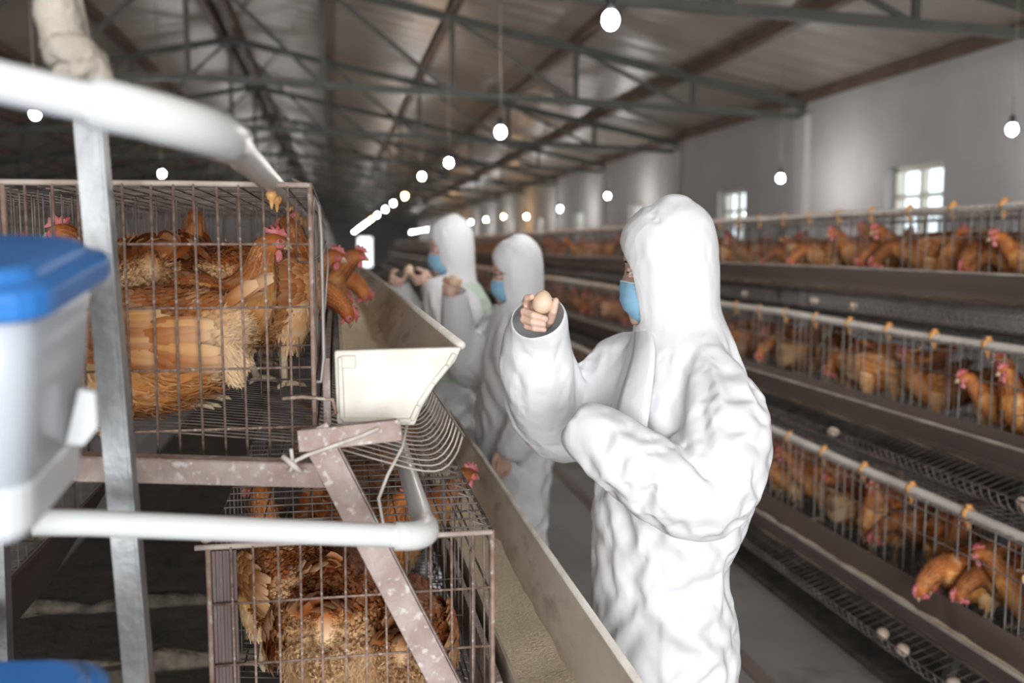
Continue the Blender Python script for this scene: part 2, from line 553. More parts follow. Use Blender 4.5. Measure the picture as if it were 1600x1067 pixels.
# ---------------------------------------------------------------- cage modules (local: front at x=0, cage towards -x, tray and trough towards +x, along +y)
CH, CD, CL, NC = 0.42, 0.46, 2.0, 5
def tray_profile():
    return [(-CD, 0.045), (-0.2, 0.018), (0, -0.005), (0.12, -0.045), (0.18, -0.062), (0.215, -0.06), (0.238, -0.035), (0.25, 0.0)]
def cage_meshes(wm, tag_):
    d = {}
    m = MB()
    pr = tray_profile()
    n = 72
    for k in range(n):
        y = (k + 0.5) * CL / n
        m.tube([(x, y, z) for x, z in pr if x <= 0.0], 0.0016, 4, False)
    for x, z in [(-0.45, 0.042), (-0.33, 0.03), (-0.22, 0.018), (-0.11, 0.004), (0.0, -0.008)]:
        m.wire((x, 0, z - 0.002), (x, CL, z - 0.002), 0.002)
    d['floor_grid'] = m.mesh('floor_grid', wm)
    m = MB()
    tp = smooth_pts([p for p in pr if p[0] >= 0.0], 13)
    for k in range(46):
        y = (k + 0.5) * CL / 46
        m.tube([(x, y, z) for x, z in tp], 0.0022, 4, False)
    for x, z in [(0.11, -0.045), (0.18, -0.065), (0.25, 0.0)]:
        m.wire((x, 0, z - 0.002), (x, CL, z - 0.002), 0.0022)
    d['egg_tray'] = m.mesh('egg_tray', M['tray_wire'] if tag_ == 'n' else wm)
    m = MB()
    for k in range(13):
        x = -CD * k / 12
        m.wire((x, 0, CH), (x, CL, CH), 0.0018)
    for k in range(40):
        y = (k + 0.5) * CL / 40
        m.wire((-CD, y, CH + 0.003), (0, y, CH + 0.003), 0.0018)
    d['roof_grid'] = m.mesh('roof_grid', wm)
    m = MB()
    for k in range(32):
        y = (k + 0.5) * CL / 32
        if k % 8 in (2, 5): continue
        m.tube([(0.0, y, 0.0), (0.0, y, CH), (-0.03, y, CH + 0.012)], 0.0024, 4, False)
    for z in (0.015, 0.10, 0.30, 0.39, CH): m.wire((0.003, 0, z), (0.003, CL, z), 0.0022)
    d['front_panel'] = m.mesh('front_panel', wm)
    m = MB()
    for k in range(28):
        y = (k + 0.5) * CL / 28
        m.wire((-CD, y, 0.045), (-CD, y, CH), 0.0016)
    for z in (0.13, 0.22, 0.32): m.wire((-CD, 0, z), (-CD, CL, z), 0.0018)
    d['back_panel'] = m.mesh('back_panel', wm)
    m = MB()
    for k in range(13):
        x = -CD * k / 12
        m.wire((x, 0, 0.0 - 0.1 * x), (x, 0, CH), 0.0018)
    for z in (0.05, 0.12, 0.20, 0.29, CH): m.wire((-CD, 0, z), (0, 0, z), 0.002)
    d['partition'] = m.mesh('partition', wm)
    return d
CM = {'near': cage_meshes(M['dark_wire'], 'n'), 'far': cage_meshes(M['far_wire'], 'f'), 'right': cage_meshes(M['far_wire'], 'r')}
for k_ in ('floor_grid', 'egg_tray', 'partition', 'back_panel'): CM['right'][k_] = cage_meshes(M['dark_wire'], 'r')[k_] if k_ == 'floor_grid' else CM['right'][k_]
CM['right']['egg_tray'].materials[0] = M['dark_wire']; CM['right']['partition'].materials[0] = M['dark_wire']; CM['right']['back_panel'].materials[0] = M['dark_wire']
bd = MB(); bd.bar((-0.50, CL / 2, 0.43), (-0.17, CL / 2, 0.455), CL, 0.004, (0, 0, 1))  # manure deflector board, added so the background seen through the cages is dark
CM['board'] = bd.mesh('manure_board', M['manure'], False)

def cage(x, y, z, right, style, label, group, board=False, first=False):
    t = thing('laying_cage', (x, y + (CL if right else 0), z), PI if right else 0, label, 'cage', group)
    for n in ('floor_grid', 'egg_tray', 'roof_grid', 'front_panel', 'back_panel'):
        part(n, CM[style][n], t, 'stuff')
    if board: part('manure_board', CM['board'], t)
    for k in range(0, NC):
        if first and k == 0: continue
        part('partition', CM[style]['partition'], t, 'stuff').location = (0, k * CL / NC, 0)
    return t

LEFT = [(-0.04, 1.256, 1.60), (0.25, 0.68, 1.555)]
RIGHT = [(2.66, 1.315), (2.37, 0.775), (2.08, 0.235)]
RS = 0.6
def wire_mesh_v(r=0.0021):
    m = MB(); m.tube([(0, 0, 0), (0, 0, 1)], r, 6); return m.mesh('wire', M['rust_wire'])
WV = wire_mesh_v()
def end_panel(t, z0=-0.03):
    """near end of a left row: a panel of single wires on a thick rim"""
    m = MB()
    m.tube([(0, 0, z0), (0, 0, CH + 0.004)], 0.0042, 8)
    f = m.build('end_panel', M['rust_wire'], t)
    m = MB(); m.tube([(-CD, 0, z0), (-CD, 0, CH)], 0.0042, 8); m.build('upright', M['rust_wire'], f)
    m = MB(); m.tube([(-CD - 0.02, 0, CH), (-0.2, -0.001, CH + 0.001), (0.0, 0, CH)], 0.0046, 8); m.build('top_rail', M['pale_rail'], f)
    for k in range(1, 13):
        w = part('wire', WV, f)
        w.location = (-CD * k / 13 + R.uniform(-.002, .002), -0.003, z0)
        w.scale = (1, 1, CH - z0)
        w.rotation_euler = (R.uniform(-.004, .004), R.uniform(-.008, .008), 0)
    for z in (0.025, 0.125, 0.225, 0.325):
        w = part('wire', WV, f)
        w.location = (-CD, 0.0, z + R.uniform(-.003, .003))
        w.rotation_euler = (0, PI / 2, 0)
        w.scale = (1, 1, CD)
    return f
for ti, (x, z, y0) in enumerate(LEFT):
    for k in range(12 if ti == 0 else 10):
        nm = ('upper', 'lower')[ti]
        lb = 'rusty wire laying cage farther back in the %s tier of the left-hand row' % nm
        if k == 0: lb = ('wire cage at the near end of the upper left tier, beside the blue-lidded tank',
                         'wire cage at the near end of the lower left tier, behind the slanting bar')[ti]
        c = cage(x, y0 + k * CL, z, False, 'near' if k == 0 else 'far', lb, None if k == 0 else 'left row cages, %s tier' % nm, first=k == 0)
        if k == 0:
            end_panel(c)
            if ti == 1:
                m = MB()
                for q in range(7): m.box((-CD + 0.007 + 0.0055 * q, 0.012 + 0.002 * (q % 2), 0.19), (0.0048, 0.006, 0.44))
                m.build('side_board', M['brown_board'], c, smooth=False)
                m = MB()
                for q in range(7): m.sphere((-CD + R.uniform(-.012, .03), 0.05 + R.uniform(-.03, .03), CH + 0.012 + R.uniform(-.004, .012)), R.uniform(.007, .013), 8, 6)
                tag(m.build('droppings', M['pale_rail'], c), kind='stuff')
            if ti == 0:
                m = MB()
                m.tube([(0.004, -0.006, 0.375), (0.008, -0.012, 0.40), (0.014, -0.006, 0.385), (0.017, 0, 0.34), (0.017, 0, 0.14), (0.012, 0, 0.10), (0.002, 0, 0.10)], 0.0032, 8)
                m.tube([(0.016, 0.0, 0.30), (0.024, 0.03, 0.33), (0.026, 0.05, 0.29), (0.02, 0.06, 0.22), (0.016, 0.02, 0.2)], 0.002, 6)
                m.build('latch', M['zinc_wire'], c)
                m = MB()
                m.tube([(-0.05, -0.012, 0.075), (-0.02, -0.016, 0.078), (0.03, -0.016, 0.072), (0.035, -0.014, 0.05), (0.028, -0.012, 0.045)], 0.0032, 6)
                m.build('hook', M['rust_wire'], c)
    # the other half of the A-frame, facing the left aisle
    for k in range(6):
        cage(-1.02 + (-0.29 if ti else 0), y0 + 0.1 + k * CL, z, True, 'near' if k == 0 else 'far', 'wire cage in the %s tier of the left row\'s far half, behind the tank' % ('upper', 'lower')[ti], 'left row far half, %s tier' % ('upper', 'lower')[ti])
for ti, (x, z) in enumerate(RIGHT):
    nm = ('top', 'middle', 'bottom')[ti]
    for k in range(22):
        cage(x, RS + k * CL, z, True, 'right', 'wire laying cage in the %s tier of the right-hand row across the aisle' % nm, 'right row cages, %s tier' % nm, board=ti > 0)
for k in range(14):
    cage(3.98, RS + k * CL, 1.315, False, 'far', 'wire cage in the right row\'s far half, just below the windows', 'right row far half, top tier')

# troughs: profile in local x from the cage front, z from the cage floor
TRP = [(0.040, 0.143), (0.044, 0.036), (0.165, 0.030), (0.188, 0.075), (0.243, 0.150)]
def trough(x, z, y0, y1, right, m_out, m_rim, label, feedlevel, cap=False):
    sg = -1 if right else 1
    t = thing('feed_trough', (x, y0, z), 0, label, 'trough')
    b = MB()
    th = 0.006
    outer = TRP
    inner = [(TRP[0][0] + th, TRP[0][1]), (TRP[1][0] + th, TRP[1][1] + th), (TRP[2][0] - 0.004, TRP[2][1] + th), (TRP[3][0] - th, TRP[3][1] + 0.002), (TRP[4][0] - 0.008, TRP[4][1] + 0.001)]
    prof = [(sg * a, c) for a, c in outer + inner[::-1]]
    ny = max(2, int((y1 - y0) / 2.0) + 1)
    L_ = y1 - y0
    # channel, cut in segments so that it can sag a little
    n = len(prof)
    vs, fs = [], []
    for j in range(ny + 1):
        yy = L_ * j / ny
        dz = 0.004 * math.sin(yy * 1.7) + 0.003 * math.sin(yy * 0.6)
        dx = 0.004 * math.sin(yy * 1.1 + 1)
        vs += [(a + dx, yy, c + dz) for a, c in prof]
    for j in range(ny):
        for k in range(n):
            k2 = (k + 1) % n
            fs.append((j * n + k, j * n + k2, (j + 1) * n + k2, (j + 1) * n + k))
    fs += [tuple(range(n)), tuple(ny * n + k for k in range(n))]
    b.add(vs, fs)
    ch = b.build('channel', m_out, t, smooth=False)
    m = MB()
    pts = [(sg * (TRP[4][0] + 0.001 + 0.004 * math.sin(L_ * j / ny * 1.1 + 1)), L_ * j / ny, TRP[4][1] + 0.004 + 0.004 * math.sin(L_ * j / ny * 1.7) + 0.003 * math.sin(L_ * j / ny * 0.6)) for j in range(ny + 1)]
    m.tube(pts, 0.0075, 8)
    m.build('rim', m_rim, t)
    # feed lying in the channel
    m = MB()
    nn = int(min(L_, 14) / 0.05)
    vs, fs = [], []
    a0, a1 = TRP[1][0] + th, TRP[2][0] + 0.02
    for j in range(nn + 1):
        yy = min(L_, 14) * j / nn
        for i in range(9):
            q = i / 8
            xx = a0 + (a1 - a0) * q
            zz = feedlevel + 0.012 * mnoise.noise(Vector((xx * 18, yy * 9, x))) - 0.010 * math.sin(q * PI)
            zz = max(zz, 0.040)
            vs.append((sg * xx, yy + 0.012, zz))
    for j in range(nn):
        for i in range(8):
            fs.append((j * 9 + i, j * 9 + i + 1, j * 9 + i + 10, j * 9 + i + 9))
    m.add(vs, fs)
    tag(m.build('feed', M['feed'], t), kind='stuff')
    if cap:
        m = MB()
        pr = [(0.034, 0.150), (0.036, 0.026), (0.166, 0.020), (0.178, 0.05), (0.200, 0.085), (0.236, 0.128), (0.247, 0.152)]
        m.prism([(sg * a, c) for a, c in pr], (-0.012, 0.004))
        cp = m.build('end_cap', M['trough_cap'], t, smooth=False, bevel=0.004)
        # raised rim strips round the cap
        m = MB()
        loop = [Vector((sg * a, -0.013, c)) for a, c in [(0.043, 0.140), (0.045, 0.034), (0.160, 0.029), (0.172, 0.055), (0.197, 0.092), (0.222, 0.122), (0.234, 0.142)]]
        for a_, b_ in zip(loop, loop[1:]): m.bar(a_, b_, 0.008, 0.014, (0, 1, 0))
        m.box((sg * 0.056, -0.013, 0.131), (0.026, 0.008, 0.022))
        m.build('rim_strip', M['trough_cap'], cp, smooth=False, bevel=0.003)
    return t
trough(LEFT[0][0], LEFT[0][1], 1.62, 26, False, M['trough_pale'], M['trough_cap'], 'pale dusty feed trough with a cream end cap along the upper left cages', 0.058, True)
trough(LEFT[1][0], LEFT[1][1], 1.30, 22, False, M['trough_pale'], M['trough_cap'], 'pale dusty feed trough full of yellow feed along the lower left cages', 0.075)
for ti, (x, z) in enumerate(RIGHT):
    trough(x, z, 0.6, 44.6, True, M['trough_brown'], M['trough_rim'], ('dark brown feed trough along the top tier of the right-hand cages', 'dark brown feed trough along the middle tier of the right-hand cages',
        'dark brown feed trough with pale worn rim along the bottom right-hand cage tier')[ti], 0.05)
# brown feed boards between the left cages and the troughs
for (x, z, y0) in LEFT:
    b = MB(); b.box((x + 0.020, y0 + 12.05, z + 0.075), (0.012, 24, 0.115))
    tag(b.build('trough_board', M['rust_bar'], smooth=False), 'brown board behind the pale feed trough of the %s left tier' % ('upper' if z > 1 else 'lower'), 'board')

# water pipes with nipples
NPM = MB()
NPM.tube([(0, -0.011, 0), (0, 0.011, 0)], 0.0235, 14)
NPM.tube([(0, 0, -0.018), (0, 0, -0.036)], [0.013, 0.011], 10)
NPM.tube([(0, 0, -0.034), (0, 0, -0.046), (0, 0, -0.056)], [0.007, 0.006, 0.0025], 8)
NPM.box((0, 0, 0.026), (0.016, 0.016, 0.012))
NPL = MB()
NPL.tube([(0, 0, 0.024), (0, 0, 0.012), (0, 0, -0.014), (0, 0, -0.020), (0, 0, -0.028), (0, 0, -0.030), (0, 0, -0.038), (0, 0, -0.044)], [0.005, 0.007, 0.007, 0.010, 0.007, 0.004, 0.003, 0.0015], 10)
NIPL = NPL.mesh('nipple_drinker', M['nipple'])
NIP = NPM.mesh('nipple_drinker', M['nipple'])
def pipe(pts, r, m, label, nip=None, fit=()):
    t = thing('water_pipe', pts[0], 0, label, 'pipe')
    p0 = Vector(pts[0])
    b = MB(); b.tube([Vector(p) - p0 for p in pts], r, 16)
    b.build('tube', m, t)
    for seg, rr in fit:
        q = MB(); q.tube([Vector(p) - p0 for p in seg], rr, 18)
        q.build('fitting', m, t)
    for p in (nip or []):
        q = part('nipple_drinker', NIPL if m is M['pvc'] else NIP, t)
        q.location = Vector(p) - p0
    return t
for ti, (px_, pz) in enumerate([(2.695, 1.742), (2.405, 1.207), (2.115, 0.665)]):
    pts = [(px_, 0.7 + 0.6 * k, pz + 0.006 * math.sin(k * 0.9 + ti) + 0.004 * math.sin(k * 2.1)) for k in range(74)]
    pipe(pts, 0.0195, M['pvc_far'], 'white water pipe with orange nipples along the %s tier of the right-hand cages' % ('top', 'middle', 'bottom')[ti],
         [(px_, 0.9 + 0.33 * k, pz) for k in range(75)])
def arc(p, q, r, n=7):
    """quarter bend: points from p towards q around the corner r"""
    p, q, r = Vector(p), Vector(q), Vector(r)
    return [p.lerp(r, t).lerp(r.lerp(q, t), t) for t in [k / (n - 1) for k in range(n)]]
E_ = Vector((-0.118, 0.955, 1.688))
up_pts = [(-0.62, 0.83, 1.78), (-0.30, 0.895, 1.722)] + arc((-0.165, 0.935, 1.697), (-0.108, 1.03, 1.687), E_) + [(-0.105, 2.5, 1.684), (-0.105, 20, 1.686)]
pipe(up_pts, 0.0185, M['pvc'], 'thick white water pipe bending into the top of the upper left cage', [(-0.105, 1.67 + 0.15 * k, 1.684) for k in range(2)] + [(-0.105, 2.3 + 0.4 * k, 1.684) for k in range(8)],
     [([(-0.212, 0.919, 1.706), (-0.172, 0.933, 1.699)] + arc((-0.160, 0.936, 1.696), (-0.109, 1.02, 1.687), E_) + [(-0.107, 1.05, 1.687)], 0.0232)])
E2 = Vector((0.118, 1.30, 1.178))
lo_pts = [(-0.36, 1.2, 1.252), (-0.30, 1.21, 1.245)] + arc((0.085, 1.295, 1.181), (0.118, 1.335, 1.178), E2, 6) + [(0.118, 2.5, 1.180), (0.118, 18, 1.180)]
pipe(lo_pts, 0.0162, M['pvc'], 'thin white water pipe crossing the slanting rusty bar above the lower left cage', [(0.118, 1.9 + 0.36 * k, 1.178) for k in range(10)],
     [([(0.072, 1.292, 1.183)] + arc((0.088, 1.295, 1.181), (0.118, 1.335, 1.178), E2, 6) + [(0.118, 1.352, 1.178)], 0.0195)])

# ---------------------------------------------------------------- frames
def angle_bar(mb, p0, p1, w, up, th=0.004):
    """L section from two plates"""
    p0, p1, u = Vector(p0), Vector(p1), Vector(up).normalized()
    t = (p1 - p0).normalized()
    s = t.cross(u).normalized()
    mb.bar(p0 + s * 0, p1, w, th, u)
    mb.bar(p0 + s * w / 2 - u * w / 2, p1 + s * w / 2 - u * w / 2, th, w, u)
fr = thing('cage_frame', (0, 1.48, 0), 0, 'rusty steel end frame with a slanting leg bar in front of the left cages', 'frame')
b = MB(); b.bar((-0.040, 0.0, 1.30), (0.30, 0.0, 0.58), 0.006, 0.047, (0, 0, 1)); b.bar((0.30, 0, 0.58), (0.52, 0, 0.0), 0.006, 0.047, (0, 0, 1))
b.bar((-0.018, 0.012, 1.302), (0.322, 0.012, 0.582), 0.03, 0.004, (1, 0, .47))
b.build('leg_bar', M['rust_bar'], fr, smooth=False, bevel=0.0012)
b = MB(); b.bar((-0.062, -0.006, 1.283), (0.094, -0.006, 1.295), 0.006, 0.033); b.bar((-0.062, 0.05, 1.281), (0.094, 0.05, 1.293), 0.10, 0.004)
b.build('trough_bracket', M['rust_bar'], fr, smooth=False, bevel=0.0012)
b = MB(); b.bar((-0.56, 0.012, 1.262), (-0.015, 0.012, 1.222), 0.006, 0.036); b.bar((-0.56, 0.03, 1.279), (-0.015, 0.03, 1.239), 0.036, 0.005)
b.build('cross_bar', M['rust_bar'], fr, smooth=False, bevel=0.0012)
b = MB(); b.bar((-0.60, 0.03, 0.655), (0.28, 0.03, 0.640), 0.036, 0.036); b.build('cross_bar', M['rust_bar'], fr, smooth=False, bevel=0.0012)
b = MB()
tw = [(-0.075, -0.012, 1.238), (-0.066, -0.014, 1.255), (-0.05, -0.012, 1.262), (-0.01, -0.012, 1.275), (0.03, -0.012, 1.288), (0.06, -0.012, 1.300)]
b.tube(tw, 0.0032, 6); b.tube([(-0.085, -0.012, 1.262), (-0.07, -0.02, 1.25), (-0.058, -0.012, 1.236)], 0.0045, 6); b.tube([(-0.07, -0.014, 1.25), (-0.072, -0.022, 1.275)], 0.003, 6)
tag(b.build('twine', M['twine'], fr), None)
b = MB()
b.tube([(0.108, 0.06, 1.29), (0.098, 0.03, 1.26), (0.072, -0.01, 1.225), (0.058, -0.012, 1.19), (0.066, 0.0, 1.14), (0.076, 0.01, 1.105)], 0.0026, 6)
tag(b.build('twine', M['twine'], fr), None)

po = thing('steel_post', (-0.30, 1.36, 0), 0, 'galvanised angle iron post behind the blue-lidded tank', 'post')
b = MB(); b.bar((0.055, 0, 0.0), (-0.022, 0, 1.80), 0.031, 0.004, (0, 1, 0)); b.bar((0.072, 0.016, 0.0), (-0.005, 0.016, 1.80), 0.004, 0.036, (0, 1, 0))
b.build('angle_iron', M['zinc_bar'], po, smooth=False)
b = MB(); b.bar((0.02, 0.02, 0.98), (-0.17, 0.02, 0.965), 0.02, 0.02); b.build('stay', M['crust'], po, smooth=False)
b = MB(); b.bar((-0.565, 1.62, 0), (-0.545, 1.62, 1.15), 0.036, 0.03, (0, 1, 0))
tag(b.build('steel_post', M['zinc_bar'], smooth=False), 'galvanised post at the left edge under the tank', 'post')

# knotted rag over the pipe
rg = thing('knotted_rag', (-0.292, 1.22, 1.79), 0, 'beige rag knotted round the post above the thick white pipe', 'rag')
b = MB()
def ragtube(pts, rs, seed):
    P_ = smooth_pts([(*p, r) for p, r in zip(pts, rs)], 26)
    o = len(b.v)
    b.tube([p[:3] for p in P_], [p[3] for p in P_], 14)
    for i in range(o, len(b.v)):
        v = Vector(b.v[i])
        n = mnoise.noise_vector(v * 45 + Vector((seed, 0, 0)))
        b.v[i] = tuple(v + n * 0.006)
ragtube([(-0.045, -0.02, 0.28), (-0.035, -0.02, 0.15), (-0.018, -0.02, 0.06), (0.0, -0.02, 0.0), (0.012, -0.015, -0.03)], [0.020, 0.023, 0.024, 0.026, 0.018], 1)
b.build('hanging_cloth', M['rag'], rg)
b = MB(); ragtube([(-0.022, -0.028, 0.0), (0.0, -0.045, 0.010), (0.022, -0.035, 0.0), (0.026, -0.01, -0.015), (0.012, 0.004, -0.022)], [0.013, 0.017, 0.016, 0.015, 0.010], 5)
ragtube([(-0.012, -0.034, -0.02), (0.012, -0.045, -0.012), (0.028, -0.03, -0.02), (0.03, -0.02, -0.036)], [0.010, 0.014, 0.014, 0.009], 9)
b.build('knot', M['rag'], rg)
b = MB(); b.tube([(0.002, 0.0, 0.28), (-0.006, 0, 0.12), (0.012, 0.0, 0.02)], [0.007, 0.006, 0.005], 8); b.build('strip', M['rag'], rg)

# ---------------------------------------------------------------- header tanks
def rrect(w, d, r, n=5):
    out = []
    for cx, cy, a0 in ((w / 2 - r, d / 2 - r, 0), (-w / 2 + r, d / 2 - r, PI / 2), (-w / 2 + r, -d / 2 + r, PI), (w / 2 - r, -d / 2 + r, 1.5 * PI)):
        for k in range(n + 1):
            a = a0 + PI / 2 * k / n
            out.append((cx + r * math.cos(a), cy + r * math.sin(a)))
    return out
def loft(mb, secs, caps=True, mi=0):
    """secs: list of (w, d, r, z[, ox, oy])"""
    n = None
    vs, fs = [], []
    for s in secs:
        rr = rrect(s[0], s[1], s[2])
        ox, oy = (s[4], s[5]) if len(s) > 4 else (0, 0)
        n = len(rr)
        vs += [(x + ox, y + oy, s[3]) for x, y in rr]
    for j in range(len(secs) - 1):
        for k in range(n):
            k2 = (k + 1) % n
            fs.append((j * n + k, j * n + k2, (j + 1) * n + k2, (j + 1) * n + k))
    if caps:
        fs.append(tuple(range(n - 1, -1, -1)))
        fs.append(tuple((len(secs) - 1) * n + k for k in range(n)))
    mb.add(vs, fs, mi)
def tank(loc, label):
    t = thing('water_tank', loc, 0, label, 'tank')
    t.rotation_euler = (math.radians(9), math.radians(1.5), math.radians(-4))
    b = MB()
    loft(b, [(0.325, 0.155, 0.02, 0.0), (0.345, 0.172, 0.03, 0.012), (0.352, 0.178, 0.03, 0.052), (0.350, 0.177, 0.03, 0.056)])
    b.build('base', M['tank_foot'], t, smooth=False, bevel=0.004)
    b = MB()
    loft(b, [(0.33, 0.165, 0.03, 0.05), (0.350, 0.178, 0.032, 0.058), (0.372, 0.192, 0.034, 0.14), (0.390, 0.204, 0.036, 0.235)])
    b.build('body', M['tank'], t, smooth=True)
    b = MB(); b.prism([(0.176, 0.06), (0.192, 0.115), (0.206, 0.112), (0.206, 0.076), (0.192, 0.058)], (0.02, 0.03))
    b.build('clip', M['tank_foot'], t, smooth=False)
    b = MB()
    loft(b, [(0.408, 0.222, 0.04, 0.210), (0.420, 0.234, 0.044, 0.214), (0.422, 0.236, 0.044, 0.234), (0.405, 0.222, 0.042, 0.240), (0.392, 0.208, 0.04, 0.240), (0.380, 0.196, 0.04, 0.250), (0.368, 0.184, 0.036, 0.252)])
    ld = b.build('lid', M['lid'], t, smooth=False, bevel=0.003)
    b = MB()
    for k in range(7): b.box((-0.02, -0.06 + 0.02 * k, 0.253), (0.24, 0.007, 0.005))
    b.build('lid_ribs', M['lid'], ld, smooth=False)
    return t
tank((-0.440, 0.985, 1.330), 'milky white water tank with a ribbed blue lid hanging at the left edge')
tank((-0.458, 0.985, 0.893), 'second blue-lidded water tank at the bottom left corner')

# frames of the right-hand row and the far half of the left row
fm = MB(); 
fm.bar((-0.66, 0, 0), (0.0, 0, 1.78), 0.03, 0.03, (0, 1, 0)); rl = fm.mesh('leg_bar', M['truss'], False)
fm = MB(); fm.bar((0, 0, 1.30), (0.62, 0, 1.30), 0.03, 0.03); fm.bar((-0.24, 0, 0.745), (0.62, 0, 0.745), 0.03, 0.03); fm.bar((-0.5, 0, 0.2), (0.62, 0, 0.2), 0.03, 0.03); fm.bar((0.62, 0, 0), (0.62, 0, 1.78), 0.03, 0.03, (0, 1, 0))
rc = fm.mesh('cross_bar', M['truss'], False)
for k in range(6):
    t = thing('cage_frame', (2.74, 2.93 + 4 * k, 0), 0, 'galvanised A-shaped frame carrying the three tiers of the right-hand cages', 'frame', 'frames of the right-hand row')
    part('leg_bar', rl, t); part('cross_bar', rc, t)
b = MB()
for i, (z, w) in enumerate([(0.93, 0.05), (0.62, 0.05), (0.30, 0.07)]):
    pts = [(-0.88 + 0.11 * k, 2.3 + 0.35 * i + 0.01 * math.sin(k * 3), z + 0.008 * math.sin(k * 2.3)) for k in range(8)]
    b.tube(pts, [w * (0.4 + 0.12 * math.sin(k * 1.9 + i)) for k in range(8)], 8)
for i in range(len(b.v)):
    v = Vector(b.v[i]); b.v[i] = tuple(v + mnoise.noise_vector(v * 30) * 0.01)
tag(b.build('manure_crust', M['crust']), 'pale caked manure on beams in the dark gap behind the lower left cage', 'manure', kind='stuff')
b = MB(); b.bar((-0.55, 2.0, 1.02), (-0.74, 2.0, 0.72), 1.1, 0.006, (1, 0, .6))
tag(b.build('droppings_board', M['trough_brown'], smooth=False), 'brown slanted board under the tank in the dark gap', 'board')
# ---------------------------------------------------------------- hens
RUST, CINN, BUFF, CREAM, DARK = (0.32, 0.080, 0.014), (0.47, 0.155, 0.032), (0.66, 0.31, 0.095), (0.80, 0.57, 0.34), (0.14, 0.042, 0.015)
def mixc(a, b, t): return tuple(x + (y - x) * t for x, y in zip(a, b))
TRUNK = [(-0.205, 0, 0.262, 0.010, 0.022), (-0.175, 0, 0.245, 0.042, 0.056), (-0.115, 0, 0.218, 0.076, 0.088), (-0.045, 0, 0.203, 0.092, 0.100), (0.03, 0, 0.200, 0.088, 0.096)]
NECK = {
 'stand': [(0.082, 0, 0.218, 0.072, 0.080), (0.116, 0, 0.255, 0.050, 0.058), (0.132, 0, 0.293, 0.037, 0.042), (0.139, 0, 0.325, 0.029, 0.032), (0.150, 0, 0.352, 0.0235, 0.026), (0.170, 0, 0.362, 0.021, 0.022), (0.190, 0, 0.357, 0.011, 0.012)],
 'feed': [(0.09, 0, 0.212, 0.070, 0.076), (0.145, 0, 0.228, 0.046, 0.052), (0.192, 0, 0.226, 0.036, 0.040), (0.230, 0, 0.204, 0.029, 0.031), (0.252, 0, 0.176, 0.0235, 0.026), (0.262, 0, 0.154, 0.021, 0.022), (0.268, 0, 0.134, 0.011, 0.012)],
 'reach': [(0.088, 0, 0.216, 0.072, 0.078), (0.135, 0, 0.240, 0.048, 0.054), (0.170, 0, 0.268, 0.036, 0.041), (0.195, 0, 0.294, 0.029, 0.032), (0.217, 0, 0.312, 0.0235, 0.026), (0.238, 0, 0.314, 0.021, 0.022), (0.258, 0, 0.306, 0.011, 0.012)],
 'turn': [(0.078, 0.004, 0.218, 0.072, 0.080), (0.106, 0.012, 0.252, 0.050, 0.058), (0.116, 0.024, 0.288, 0.037, 0.042), (0.115, 0.034, 0.316, 0.029, 0.032), (0.120, 0.046, 0.338, 0.0235, 0.026), (0.128, 0.064, 0.347, 0.021, 0.022), (0.133, 0.083, 0.342, 0.011, 0.012)],
}
